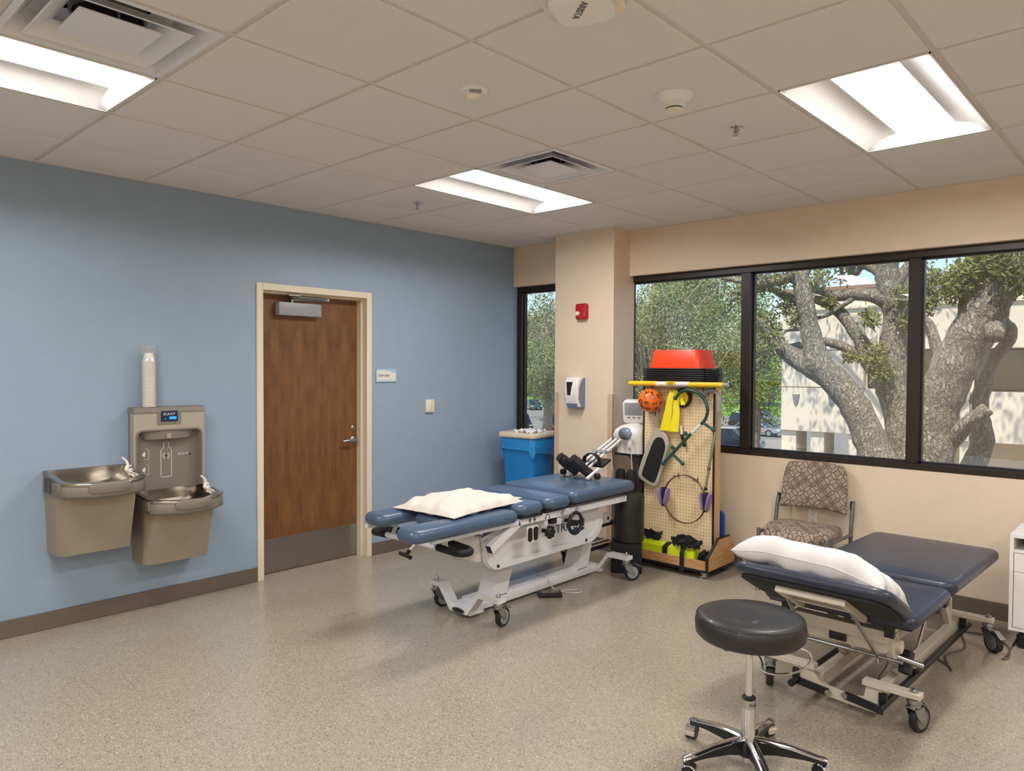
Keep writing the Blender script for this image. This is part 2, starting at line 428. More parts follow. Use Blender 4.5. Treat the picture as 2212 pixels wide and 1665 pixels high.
def smoothpath(pts, n=6):
    P = [Vector(p) for p in pts]; out = []
    for i in range(len(P)-1):
        p0 = P[max(i-1, 0)]; p1 = P[i]; p2 = P[i+1]; p3 = P[min(i+2, len(P)-1)]
        for k in range(n):
            t = k/n; out.append(0.5*((2*p1)+(p2-p0)*t+(2*p0-5*p1+4*p2-p3)*t*t+(3*p1-p0-3*p2+p3)*t**3))
    out.append(P[-1]); return out

# ------------------------------------------------------------------ room shell
ZC = 2.766
XR, YF = 7.6, -9.2
def GX(i): return 0.6096*i-0.0126
def GY(j): return 0.6096*j-4.107
struct('floor', B().box(-0.2, XR+0.2, YF-0.2, 0.3, -0.12, 0), 'floor_vinyl')
DY0, DY1, DZ = -2.674, -1.757, 2.134
b = B()
b.box(-0.2, 0, YF, DY0-0.03, 0, 3.3); b.box(-0.2, 0, DY1+0.03, 0.165, 0, 3.3); b.box(-0.2, 0, DY0-0.03, DY1+0.03, DZ+0.03, 3.3)
struct('wall_left', b, 'blue_paint')
b = B()
b.box(0, XR, 0.03, 0.18, 2.377, 3.3); b.box(0, XR, 0.09, 0.18, 0, 0.9); b.box(5.9, XR, 0.03, 0.18, 0.9, 2.377); b.box(0.80, 1.285, 0.0, 0.18, 0.9, 2.377)
struct('wall_back', b, 'beige_paint')
struct('wall_pillar', B().box(0.737, 1.378, -0.21, 0.1, 0, 2.9), 'beige_paint')
struct('wall_right', B().box(XR, XR+0.2, YF, 0.3, 0, 3.3), 'beige_paint')
struct('wall_front', B().box(-0.2, XR+0.2, YF-0.2, YF, 0, 3.3), 'beige_paint')
def base(name, x0, x1, y0, y1, h=0.105): struct(name, B().box(x0, x1, y0, y1, 0, h, 0.003, 1), 'baseboard')
base('baseboard_left', 0, 0.012, YF, -2.726); base('baseboard_left_far', 0, 0.012, -1.704, 0.09)
base('baseboard_back', 1.39, XR, 0.078, 0.09, 0.11); base('baseboard_back_corner', 0.012, 0.725, 0.078, 0.09)
b = B(); b.box(0.725, 1.39, -0.222, -0.21, 0, 0.105); b.box(1.378, 1.39, -0.21, 0.08, 0, 0.105); b.box(0.725, 0.737, -0.21, 0.08, 0, 0.105)
struct('baseboard_pillar', b, 'baseboard')
base('baseboard_right', XR-0.012, XR, YF, 0.03)
# clear-tan corner guards on the pillar
for k, (xa, s) in enumerate(((0.737, 1), (1.378, -1))):
    b = B(); b.box(min(xa-0.003*s, xa+0.052*s), max(xa-0.003*s, xa+0.052*s), -0.213, -0.21, 0.106, 1.352)
    b.box(min(xa-0.003*s, xa), max(xa-0.003*s, xa), -0.213, -0.158, 0.106, 1.352)
    struct('trim_%d' % (k+2), b, 'guard')
b = B(); b.box(0, XR, 0.008, 0.03, ZC-0.004, ZC+0.006); b.box(0, 0.022, YF, 0.03, ZC-0.004, ZC+0.006); b.box(0.715, 1.40, -0.232, -0.21, ZC-0.004, ZC+0.006)
struct('trim_4', b, 'tee_white')

# ------------------------------------------------------------------ ceiling grid
ceil = struct('ceiling', B().box(-0.2, XR+0.2, YF-0.2, 0.3, 3.22, 3.32), 'plenum')
LIGHTS = [(i, j) for j in (3, -2, -7) for i in (2, 6, 10)]
DIFF = [(3, 3), (3, -1)]
skip = set(DIFF)
for i, j in LIGHTS: skip.add((i, j)); skip.add((i, j+1))
cache = {}
for i in range(0, 13):
    for j in range(-9, 7):
        if (i, j) in skip: continue
        x0 = max(GX(i), 0)+0.012; x1 = min(GX(i+1), XR)-0.012; y0 = max(GY(j), YF)+0.012; y1 = min(GY(j+1), 0.03)-0.012
        key = (round(x1-x0, 3), round(y1-y0, 3))
        if key not in cache:
            w, d = (x1-x0)/2, (y1-y0)/2
            o = obj('tile', B().box(-w, w, -d, d, 0, 0.018, 0.003, 1), 'ceiling_tile', ceil, smooth=0, loc=(0, 0, 0)); cache[key] = o.data
        else:
            o = bpy.data.objects.new('tile', cache[key]); C.objects.link(o); o.parent = ceil
        o.location = ((x0+x1)/2, (y0+y1)/2, ZC)
for i in range(0, 14):
    if 0 < GX(i) < XR: obj('tee', B().box(GX(i)-0.012, GX(i)+0.012, YF, 0.03, ZC+0.007, ZC+0.04), 'tee_white', ceil, smooth=0)
for j in range(-8, 7):
    for i in range(0, 13):            # cross tees, left out where a two-cell light fixture runs through
        if (i, j) in skip and (i, j-1) in skip and (i, j) not in DIFF and (i, j-1) not in DIFF and not ((i, j) in LIGHTS): continue
        obj('cross_tee', B().box(max(GX(i), 0)+0.012, min(GX(i+1), XR)-0.012, GY(j)-0.012, GY(j)+0.012, ZC+0.0075, ZC+0.035), 'tee_white', ceil, smooth=0)
LAB = {(2, 3): 'recessed ceiling light beside the air diffuser above the traction table',
       (6, 3): 'recessed ceiling light over the navy treatment table near the windows',
       (2, -2): 'recessed ceiling light beside the air diffuser on the water fountain side'}
OFF = {(10, 3): 'ceiling_light_right_offscreen', (6, -2): 'ceiling_light_middle_offscreen', (10, -2): 'ceiling_light_middle_right_offscreen',
       (2, -7): 'ceiling_light_rear_left_offscreen', (6, -7): 'ceiling_light_rear_offscreen', (10, -7): 'ceiling_light_rear_right_offscreen'}
for i, j in LIGHTS:
    xc = (GX(i)+GX(i+1))/2; y0 = GY(j)+0.013; y1 = GY(j+2)-0.013; yc = (y0+y1)/2
    t = thing(OFF.get((i, j), 'ceiling_light'), LAB.get((i, j), 'recessed ceiling light over the room behind the camera'), 'light', (xc, yc, ZC), group='recessed ceiling lights', local=True)
    hw, hl = 0.2918, (y1-y0)/2
    b = B()
    for s in (-1, 1):
        b.box(min(s*hw, s*(hw-0.006)), max(s*hw, s*(hw-0.006)), -hl, hl, 0.001, 0.012); b.box(-hw, hw, min(s*hl, s*(hl-0.006)), max(s*hl, s*(hl-0.006)), 0.001, 0.012)
    obj('frame', b, 'white_plastic', t, loc=(0, 0, 0))
    prof = [(hw-0.006-(hw-0.006-0.135)*k/10, 0.003+0.062*math.sin(math.pi/2*k/10)) for k in range(11)]+[(0.135, 0.09)]
    ye = hl-0.04
    for s in (-1, 1):
        b = B(); b.loft([[(s*x, -ye, z) for x, z in prof], [(s*x, ye, z) for x, z in prof]], False, False, False)
        obj('reflector_wing', b, 'lamp_wing', t, loc=(0, 0, 0))
        full = [(x, z) for x, z in prof]+[(-x, z) for x, z in reversed(prof)]
        b = B(); b.loft([[(x, s*ye, z) for x, z in full], [(x, s*(hl-0.006), 0.003) for x, z in full]], False, False, False)
        obj('end_plate', b, 'lamp_wing', t, loc=(0, 0, 0))
    b = B(); b.loft([[(-0.135, y, 0.09), (-0.06, y, 0.087), (0, y, 0.086), (0.06, y, 0.087), (0.135, y, 0.09)] for y in (-ye, 0, ye)], False, False, False)
    obj(OFF[(i, j)].replace('ceiling_light', 'lens') if (i, j) in OFF else 'lens', b, 'lamp_lens', t, loc=(0, 0, 0))
    obj('housing', B().box(-hw, hw, -hl, hl, 0.095, 0.14), 'white_metal', t, loc=(0, 0, 0))
for (i, j), lb in zip(DIFF, ('square ceiling air diffuser over the traction table beside the light', 'square ceiling air diffuser on the water fountain side of the room')):
    xc = (GX(i)+GX(i+1))/2; yc = (GY(j)+GY(j+1))/2
    t = thing('air_diffuser', lb, 'diffuser', (xc, yc, ZC), group='ceiling air diffusers', local=True)
    def sq(h, z): return [(-h, -h, z), (h, -h, z), (h, h, z), (-h, h, z)]
    obj('frame', B().loft([sq(0.292, 0.012), sq(0.292, 0.001), sq(0.268, 0.001), sq(0.262, 0.008), sq(0.20, 0.085)], False, False), 'white_metal', t, loc=(0, 0, 0), smooth=20)
    obj('louver', B().loft([sq(0.215, -0.004), sq(0.209, -0.006), sq(0.14, 0.045), sq(0.146, 0.047)], False, False), 'white_metal', t, loc=(0, 0, 0), smooth=20)
    obj('center_plate', B().box(-0.135, 0.135, -0.135, 0.135, -0.004, 0.004, 0.002, 1), 'white_metal', t, loc=(0, 0, 0))
    b = B(); b.lathe([(0.115, 0.055), (0.125, 0.055), (0.125, 0.12), (0.115, 0.12), (0.115, 0.055)], cap=False); obj('collar', b, 'grey_steel', t, loc=(0, 0, 0))
    b = B(); b.lathe([(0.114, 0.06), (0.114, 0.44), (0.001, 0.44)], cap=False); obj('duct', b, 'grey_steel', t, loc=(0, 0, 0))
    b = B(); b.loft([sq(0.20, 0.085), sq(0.12, 0.09)], False, False); obj('back_pan', b, 'white_metal', t, loc=(0, 0, 0), smooth=0)
    for hx, hy in ((0.1, 0), (-0.1, 0), (0, 0.1), (0, -0.1)): obj('hanger', B().box(hx-0.004, hx+0.004, hy-0.004, hy+0.004, 0, 0.09), 'grey_steel', t, loc=(0, 0, 0))
# small ceiling devices
t = thing('occupancy_sensor', 'small white round motion sensor on a ceiling tile', 'sensor', (2.706, -3.166, ZC), local=True)
obj('base', B().lathe([(0.062, 0), (0.062, -0.008), (0.05, -0.016), (0.045, -0.016)]), 'white_plastic', t, loc=(0, 0, 0))
obj('dome', B().lathe([(0.036, -0.014), (0.034, -0.028), (0.024, -0.038), (0.01, -0.042), (0.001, -0.042)]), 'ivory', t, loc=(0, 0, 0))
obj('lens_window', B().box(-0.02, 0.03, -0.046, -0.03, -0.026, -0.014), 'grey_plastic', t, loc=(0, 0, 0), rot=(0, 0, 0.9))
t = thing('smoke_detector', 'white cone-shaped smoke detector on a ceiling tile', 'detector', (3.312, -2.536, ZC), local=True)
obj('base', B().lathe([(0.082, 0), (0.082, -0.005), (0.06, -0.03), (0.052, -0.036)]), 'white_plastic', t, loc=(0, 0, 0))
obj('head', B().lathe([(0.05, -0.034), (0.044, -0.056), (0.04, -0.058)]), 'white_plastic', t, loc=(0, 0, 0))
obj('vent_band', B().lathe([(0.038, -0.057), (0.037, -0.064)]), 'dark_plastic', t, loc=(0, 0, 0))
obj('cap', B().lathe([(0.038, -0.063), (0.036, -0.072), (0.02, -0.076), (0.001, -0.076)]), 'ivory', t, loc=(0, 0, 0))
for (x, y), lb in (((3.311, -1.946), 'chrome fire sprinkler head near the smoke detector'), ((0.852, -1.928), 'chrome fire sprinkler head near the blue wall and light')):
    t = thing('fire_sprinkler', lb, 'sprinkler', (x, y, ZC), local=True, group='fire sprinklers')
    obj('escutcheon', B().lathe([(0.038, 0.0), (0.038, -0.003), (0.024, -0.009), (0.014, -0.009)]), 'chrome', t, loc=(0, 0, 0))
    b = B(); b.cyl((0, 0, -0.005), (0, 0, -0.022), 0.01)
    for s in (-1, 1): b.tube([(s*0.009, 0, -0.02), (s*0.014, 0, -0.032), (s*0.004, 0, -0.046)], 0.0025, 6)
    b.cyl((0, 0, -0.022), (0, 0, -0.045), 0.003, n=8); obj('frame_arms', b, 'zinc', t, loc=(0, 0, 0))
    obj('deflector', B().lathe([(0.017, -0.046), (0.017, -0.049)]), 'chrome', t, loc=(0, 0, 0))
t = thing('wireless_access_point', 'white wireless access point with a clear rim on the ceiling', 'access point', (3.52, -3.47, ZC), rotz=R(20), local=True)
obj('body', B().pad(-0.1, 0.1, -0.1, 0.1, -0.045, -0.001, 0.06, 0.018), 'white_plastic', t, loc=(0, 0, 0))
obj('rim', B().pad(-0.13, 0.13, -0.13, 0.13, -0.02, 0, 0.08, 0.008), 'clear_lens', t, loc=(0, 0, 0))
text('lettering', 'ARISTA', 0.035, (0, -0.02, -0.0465), (-0.55, 0.83, 0), (0.83, 0.55, 0), 'grey_steel', t)

# ------------------------------------------------------------------ windows
def window(name, x0, x1, mull, label):
    y0, y1, z0, z1 = 0.085, 0.168, 0.9, 2.385
    root = struct(name, B().box(x0, x1, y0, y1, z0, z0+0.045, 0.003, 1), 'black_alu')
    obj('head_rail', B().box(x0, x1, y0, y1, z1-0.06, z1, 0.003, 1), 'black_alu', root)
    edges = [(x0, x0+0.06)]+list(mull)+[(x1-0.06, x1)]
    for e in edges: obj('mullion', B().box(e[0], e[1], y0-0.004, y1, z0+0.045, z1-0.06, 0.003, 1), 'black_alu', root)
    for e, f in zip(edges, edges[1:]):
        b = B(); q = 0.012
        b.box(e[1], f[0], 0.12, 0.16, z0+0.045, z0+0.045+q); b.box(e[1], f[0], 0.12, 0.16, z1-0.06-q, z1-0.06)
        b.box(e[1], e[1]+q, 0.12, 0.16, z0+0.045, z1-0.06); b.box(f[0]-q, f[0], 0.12, 0.16, z0+0.045, z1-0.06)
        obj('glazing_bead', b, 'dark_plastic', root)
        obj('pane', B().box(e[1]+0.004, f[0]-0.004, 0.137, 0.143, z0+0.05, z1-0.066), 'window_glass', root, smooth=0)
    return root
window('window_1', 0.0, 0.80, [], '')
window('window_2', 1.285, 5.9, [(2.383, 2.463), (3.578, 3.652), (4.77, 4.845)], '')

# ------------------------------------------------------------------ outdoors
GZ = -4.7
b = B(); b.box(-160, 120, 0.6, 100, GZ-0.3, GZ); struct('parking_lot', b, 'asphalt')
struct('lawn', B().box(-160, 120, 100, 200, GZ-0.3, GZ+0.05), 'grass')
struct('lawn_bank', B().box(-75, -30, 84, 100, GZ-0.1, GZ+0.12, 0.05, 1), 'grass')
t = thing('office_building', 'cream panelled office building across from the windows', 'building', (-4.7, 18, GZ))
XB0, XB1 = -4.75, 13.0
obj('core', B().box(XB0+0.15, XB1, 18.25, 34, -0.43, 4.0), 'facade', t)
rows = [(-0.43, 0.975), (2.14, 3.42)]
cols = [XB0, -2.22, 0.55, 3.3, 6.1, 8.9, XB1]
for z0, z1 in rows:
    for x0, x1 in zip(cols, cols[1:]): obj('panel', B().box(x0+0.012, x1-0.012, 18.0, 18.3, z0+0.012, z1-0.012, 0.008, 1), 'facade', t)
obj('panel', B().box(XB0+0.012, -2.232, 18.0, 18.3, 0.987, 2.128, 0.008, 1), 'facade', t)
for x0, x1 in zip(cols, cols[1:]): obj('panel', B().box(x0+0.008, x1-0.008, 18.04, 18.3, 3.46, 4.0, 0.008, 1), 'facade', t)
obj('parapet_cap', B().box(XB0-0.05, XB1, 17.98, 18.5, 4.0, 4.1), 'facade_trim', t)
obj('ledge', B().box(XB0, XB1, 17.93, 18.1, 3.40, 3.47), 'facade', t)
for x0, x1 in zip(cols[1:], cols[2:]):
    w_ = obj('window', B().box(x0+0.05, x1-0.05, 18.2, 18.35, 0.99, 2.13), 'black_alu', t)
    for k in range(2):
        a0 = x0+0.1+k*(x1-x0-0.15)/2; obj('pane', B().box(a0, a0+(x1-x0-0.15)/2-0.06, 18.19, 18.3, 1.03, 2.09), 'dark_glass', w_)
for x0, x1 in ((-4.75, -4.28), (-3.82, -3.4), (-2.66, -2.2), (0.3, 0.8), (3.1, 3.6), (6, 6.5)):
    obj('column', B().box(x0, x1, 18.1, 19.0, GZ, -0.43), 'facade', t)
obj('ground_floor', B().box(-1.2, XB1, 20.5, 33, GZ, -0.43), 'facade', t)
for x in (-4.25, -3.14):
    obj('wall_sconce', B().loft([[(x+r*math.cos(R(a)), 18.0-0.8*r*math.sin(R(a))*1.2, z) for a in range(0, 181, 20)] for r, z in ((0.05, 0.42), (0.08, 0.5), (0.12, 0.75))]), 'grey_plastic', t)

def limb(b, pts, n=10, rough=0.06, sub=4):
    P = [Vector(p[:3]) for p in pts]; rad = [p[3] for p in pts]
    sp = smoothpath(P, sub); rs = []
    for i in range(len(rad)-1):
        for k in range(sub): rs.append(rad[i]+(rad[i+1]-rad[i])*k/sub)
    rs.append(rad[-1])
    rs = [r*random.uniform(1-rough, 1+rough) for r in rs]
    b.tube(sp, rs, n)
def leaves(cl, size, squash=1.0):
    V = []; F = []
    for x, y, z, r, k in cl:
        for _ in range(k):
            while True:
                d = Vector((random.uniform(-1, 1), random.uniform(-1, 1), random.uniform(-1, 1)))
                if d.length < 1: break
            d *= r*(0.55+0.45*random.random()); c = Vector((x, y, z))+Vector((d.x, d.y, d.z*squash))
            s = size*random.uniform(0.6, 1.3)
            u = Vector((random.gauss(0, 1), random.gauss(0, 1), random.gauss(0, 1))).normalized(); v = u.orthogonal().normalized()*0.45
            i = len(V); V += [c-u*s*0.5, c+v*s*0.5, c+u*s*0.55, c-v*s*0.5]; F.append((i, i+1, i+2, i+3))
    return V, F
def leafobj(name, cl, size, m, parent, squash=1.0):
    V, F = leaves(cl, size, squash); org = ORG[parent.name]
    me = bpy.data.meshes.new(name); me.from_pydata([v-org for v in V], [], F); me.materials.append(MATS[m])
    o = bpy.data.objects.new(name, me); C.objects.link(o); o.parent = parent; o['kind'] = 'stuff'
    return o
OAK_A=[[[2.18,5.3,-0.36,0.241],[2.01,5.4,0.05,0.233],[1.79,5.5,0.43,0.225],[1.65,5.5,0.78,0.214],[1.48,5.5,1.11,0.203],[1.22,5.5,1.43,0.206],[1.0,5.5,1.65,0.202],[0.93,5.5,1.92,0.149],[0.86,5.5,2.23,0.129],[0.79,5.5,2.57,0.123],[0.72,5.5,2.88,0.123],[0.6,5.5,3.1,0.103],[0.4,5.6,3.37,0.091],[0.14,5.7,3.77,0.079]],[[1.22,5.5,1.43,0.166],[0.92,5.5,1.58,0.156],[0.64,5.5,1.75,0.131],[0.44,5.4,1.93,0.104],[0.3,5.3,2.13,0.069],[0.23,5.2,2.31,0.042]],[[0.72,5.5,2.88,0.089],[0.77,5.6,3.09,0.089],[0.74,5.8,3.36,0.077],[0.77,6.0,3.8,0.063]],[[0.8,5.5,2.54,0.068],[0.48,5.6,2.66,0.063],[0.23,5.6,2.79,0.05],[-0.03,5.6,2.77,0.036],[-0.25,5.6,2.64,0.022]],[[0.67,5.5,2.99,0.069],[0.49,5.4,2.89,0.083],[0.25,5.3,2.85,0.07],[0.08,5.2,2.87,0.049],[-0.32,5.1,2.96,0.036]],[[0.71,5.5,2.15,0.024],[0.53,5.5,2.14,0.021],[0.47,5.4,2.04,0.014]]]
OAK_B=[[[2.05,6.5,-0.48,0.217],[1.96,6.5,0.06,0.205],[1.88,6.5,0.46,0.192],[1.8,6.5,0.94,0.206],[1.71,6.5,1.35,0.228],[1.73,6.5,1.76,0.221],[1.78,6.5,2.24,0.199],[1.72,6.5,2.59,0.179],[1.64,6.5,2.87,0.166],[1.63,6.5,3.21,0.159],[1.67,6.5,3.62,0.138]],[[1.61,6.5,1.48,0.16],[1.44,6.4,1.69,0.139],[1.32,6.4,1.97,0.105],[1.13,6.4,2.26,0.092],[0.96,6.4,2.48,0.093],[0.78,6.4,2.6,0.08],[0.57,6.4,2.68,0.066],[0.16,6.4,2.74,0.053]],[[1.44,6.4,1.66,0.091],[1.17,6.4,1.85,0.071],[0.9,6.4,1.97,0.072],[0.65,6.4,2.0,0.066],[0.32,6.4,1.93,0.067],[0.13,6.3,1.9,0.045]],[[1.69,6.5,2.52,0.117],[1.49,6.4,2.66,0.104],[1.23,6.4,2.71,0.092],[0.95,6.4,2.7,0.079],[0.74,6.4,2.78,0.065],[0.45,6.4,2.87,0.052]],[[1.23,6.4,2.68,0.042],[1.06,6.3,2.54,0.035],[0.85,6.3,2.41,0.029],[0.68,6.3,2.37,0.025],[0.57,6.3,2.39,0.018]],[[1.68,6.5,2.86,0.103],[1.39,6.7,3.12,0.085],[1.16,6.8,3.2,0.073],[1.06,6.8,3.08,0.073],[0.92,6.9,3.25,0.059],[0.81,7.0,3.5,0.052]],[[1.72,6.5,2.79,0.103],[1.84,6.6,3.03,0.082],[2.0,6.7,3.34,0.068]],[[1.82,6.5,2.31,0.082],[1.98,6.6,2.31,0.082],[2.14,6.7,2.24,0.075],[2.27,6.7,1.83,0.081],[2.34,6.7,1.42,0.074]]]
OAK_C=[[[2.62,4.4,-0.17,0.223],[2.72,4.4,0.24,0.232],[2.76,4.4,0.63,0.231],[2.78,4.4,1.01,0.241],[2.87,4.4,1.35,0.245],[3.0,4.4,1.7,0.247],[3.16,4.4,2.04,0.244],[3.31,4.4,2.35,0.22],[3.44,4.4,2.6,0.181],[3.54,4.4,2.8,0.164],[3.66,4.4,2.99,0.152],[3.84,4.4,3.22,0.125]],[[2.78,4.4,0.46,0.126],[2.93,4.4,0.7,0.098],[3.08,4.3,0.9,0.09],[3.24,4.2,1.05,0.083],[3.34,4.2,1.15,0.077]],[[2.78,5.4,0.01,0.149],[3.0,5.4,0.39,0.129],[3.1,5.3,0.7,0.135],[3.07,5.3,0.99,0.104],[3.08,5.3,1.22,0.087],[3.17,5.2,1.45,0.068],[3.23,5.2,1.68,0.028]],[[3.38,4.4,2.35,0.104],[3.37,4.6,2.15,0.08],[3.45,4.7,2.02,0.08],[3.41,4.8,1.89,0.075],[3.27,5.0,1.73,0.072],[3.14,5.1,1.45,0.068],[3.02,5.2,1.16,0.069]],[[3.31,4.4,2.3,0.105],[3.04,4.6,2.43,0.071],[2.96,4.8,2.23,0.056],[2.97,5.0,2.02,0.057]],[[3.36,4.4,2.09,0.104],[3.39,4.2,2.0,0.097],[3.41,4.05,1.94,0.086]],[[3.18,4.4,2.15,0.064],[2.92,4.5,2.54,0.033],[2.7,4.6,2.73,0.022],[2.53,4.7,2.7,0.014]]]
LEAF_A=[(0.18,5.40,2.25,0.35,350),(0.34,5.30,1.96,0.3,250),(0.53,5.50,2.52,0.2,120),(0.13,5.40,2.95,0.4,250),(0.67,5.50,2.30,0.18,120),(0.96,5.60,2.91,0.22,200),(-0.16,5.40,2.69,0.4,200),(0.49,5.40,2.92,0.3,200),(0.20,5.30,1.68,0.25,160)]
LEAF_B=[(1.49,6.20,2.31,0.2,140),(1.57,6.20,1.76,0.28,300),(1.66,6.20,1.55,0.25,250),(1.90,6.30,2.63,0.25,160),(0.85,6.30,2.62,0.15,120),(1.97,6.30,2.23,0.2,160),(1.17,6.30,1.76,0.14,80),(0.95,6.60,3.07,0.25,100)]
LEAF_C=[(3.05,4.30,2.62,0.3,500),(3.23,4.30,2.74,0.3,500),(2.96,4.30,2.52,0.25,400),(2.63,4.50,2.45,0.2,140),(2.67,4.50,2.67,0.25,160),(3.52,4.10,2.72,0.25,300),(3.63,4.10,2.51,0.22,300),(2.66,4.50,2.31,0.12,60),(3.33,4.50,2.83,0.35,400)]
def oak(label, brs, cl, crown):
    p0 = brs[0][0]; t = thing('oak_tree', label, 'tree', (p0[0], p0[1]+0.1, GZ), group='oak trees outside the windows')
    trunk = [[p0[0]+0.12, p0[1]+0.1, GZ, p0[3]*1.5], [p0[0]+0.08, p0[1]+0.1, GZ+1.2, p0[3]*1.15], [p0[0]+0.03, p0[1]+0.05, (GZ+p0[2])/2, p0[3]*1.05]]+brs[0]
    b = B(); limb(b, trunk, 14, 0.07); obj('trunk', b, 'bark', t, smooth=80)
    for br in brs[1:]:
        b = B(); limb(b, br, 10, 0.08); obj('branch', b, 'bark', t, smooth=80)
    b = B()
    for x, y, z, r, k in cl:              # thin twigs carrying the leaf sprays
        for _ in range(5):
            d = Vector((random.uniform(-1, 1), random.uniform(-1, 1), random.uniform(-1, 0.6)))*r
            q = Vector((x, y, z)); b.tube(smoothpath([q-d*0.8, q+Vector((random.uniform(-.1, .1), 0, random.uniform(-.1, .1)))*r, q+d], 3), [0.012]*6+[0.004], 4)
    obj('twigs', b, 'bark', t)['kind'] = 'stuff'
    leafobj('foliage', [(x, y, z, r, int(k*1.3)) for x, y, z, r, k in cl], 0.064, 'leaf_oak', t)
    if crown: leafobj('upper_foliage', crown, 0.16, 'leaf_oak', t)
    return t
oak('forked grey oak whose limbs cross in front of the cream building', OAK_A, LEAF_A, [(-0.3, 5.6, 4.6, 1.3, 700), (0.8, 6.2, 5.0, 1.2, 600)])
oak('upright grey oak trunk standing behind the forked oak', OAK_B, LEAF_B, [(1.8, 7.0, 4.9, 1.3, 700)])
oak('thick leaning oak trunk with a sawn-off limb knot', OAK_C, LEAF_C, [(3.9, 4.8, 4.6, 1.2, 600), (5.0, 5.2, 4.4, 1.1, 500)])
oak('tall slim oak standing close to the cream building', [[[-0.55, 15.5, 0.0, 0.16], [-0.5, 15.5, 2.0, 0.14], [-0.4, 15.6, 4.5, 0.12], [-0.6, 15.6, 7.5, 0.07]], [[-0.5, 15.5, 3.9, 0.08], [-2.4, 15.6, 6.2, 0.05], [-4.0, 15.6, 7.2, 0.03]], [[-0.4, 15.5, 4.2, 0.08], [1.6, 15.4, 6.2, 0.05], [3.4, 15.4, 7.0, 0.03]]],
    [(-3.8, 15.4, 6.6, 0.9, 60), (-2.4, 15.6, 7.2, 1.0, 70), (-1.0, 15.4, 6.4, 0.9, 50), (0.6, 15.6, 7.4, 1.1, 70), (2.2, 15.4, 6.6, 1.0, 60), (3.6, 15.4, 7.2, 1.0, 60)],
    [(x+random.uniform(-0.3, 0.3), random.uniform(13.6, 16.4), random.uniform(5.4, 8.6), 0.7, 75) for x in (-5.0, -4.4, -3.8, -3.2, -2.6, -2.0, -1.4, -0.8, -0.2, 0.4, 1.0, 1.6, 2.4, 3.2, 4.0) for _ in (0, 1)])

def far_tree(label, x, y, h, w, zc, n, size, m, tw=40, trunk=0.25):
    t = thing('leafy_tree', label, 'tree', (x, y, GZ), group='trees beyond the parking lot')
    b = B(); limb(b, [[x, y, GZ, trunk*1.3], [x+0.2, y, GZ+h*0.3, trunk], [x-0.2, y, GZ+h*0.6, trunk*0.6], [x, y, GZ+h*0.9, trunk*0.2]], 8); obj('trunk', b, 'bark', t)
    cl = []; zt = GZ+h; nc = 46
    for _ in range(nc):
        while True:
            d = Vector((random.uniform(-1, 1), random.uniform(-1, 1), random.uniform(-1, 1)))
            if d.length < 1: break
        cl.append((x+d.x*w, y+d.y*w*0.7, (zt+zc)/2+d.z*(zt-zc)/2, w*0.34, n//nc))
    b = B()
    for _ in range(tw):
        c = random.choice(cl); p0 = Vector((x, y, random.uniform(zc, (zt+zc)/2))); p2 = Vector(c[:3])+Vector((random.uniform(-1, 1), random.uniform(-1, 1), random.uniform(-1, 1)))*w*0.25
        mid = (p0+p2)/2+Vector((random.uniform(-.4, .4), -0.3, random.uniform(-.5, .5))); b.tube(smoothpath([p0, mid, p2], 4), [0.05]*3+[0.035]*3+[0.025]*2+[0.012], 4)
    obj('twigs', b, 'twig', t)['kind'] = 'stuff'
    leafobj('foliage', cl, size, m, t)
far_tree('twiggy green tree filling the window behind the pegboard cart', -13.2, 24, 12.5, 4.4, -1.8, 32000, 0.13, 'leaf_far', 150)
far_tree('shaggy tree crown behind the twiggy tree and the cart', -16.4, 34, 14.5, 4.8, -0.5, 22000, 0.17, 'leaf_far', 90)
far_tree('bright green bushy tree at the corner of the cream building', -17.2, 43.5, 9.6, 3.2, -2.0, 9000, 0.2, 'leaf_bright', 30)
far_tree('small shade tree with a bare trunk seen through the corner window', -38.2, 46, 9.0, 4.2, -1.4, 16000, 0.2, 'leaf_far', 60, 0.4)
far_tree('taller tree with pale bare twigs above the parked cars', -48.6, 59, 15.0, 5.4, 0.5, 9000, 0.26, 'leaf_far', 140, 0.3)
far_tree('bright green tree behind the teal parked car', -71, 82, 11, 6, -2.5, 5000, 0.5, 'leaf_bright', 20)
far_tree('dark wooded tree rising beyond the lawn', -46, 113, 14, 9, -3.8, 8000, 0.7, 'leaf_far', 30, 0.5)
far_tree('wide wooded tree on the far side of the lawn', -71.5, 115, 15, 9, -3.5, 6000, 0.8, 'leaf_far', 30, 0.5)
far_tree('far tree beyond the lot seen through the corner window', -100, 114, 16, 12, -3.0, 6000, 0.9, 'leaf_far', 20, 0.5)

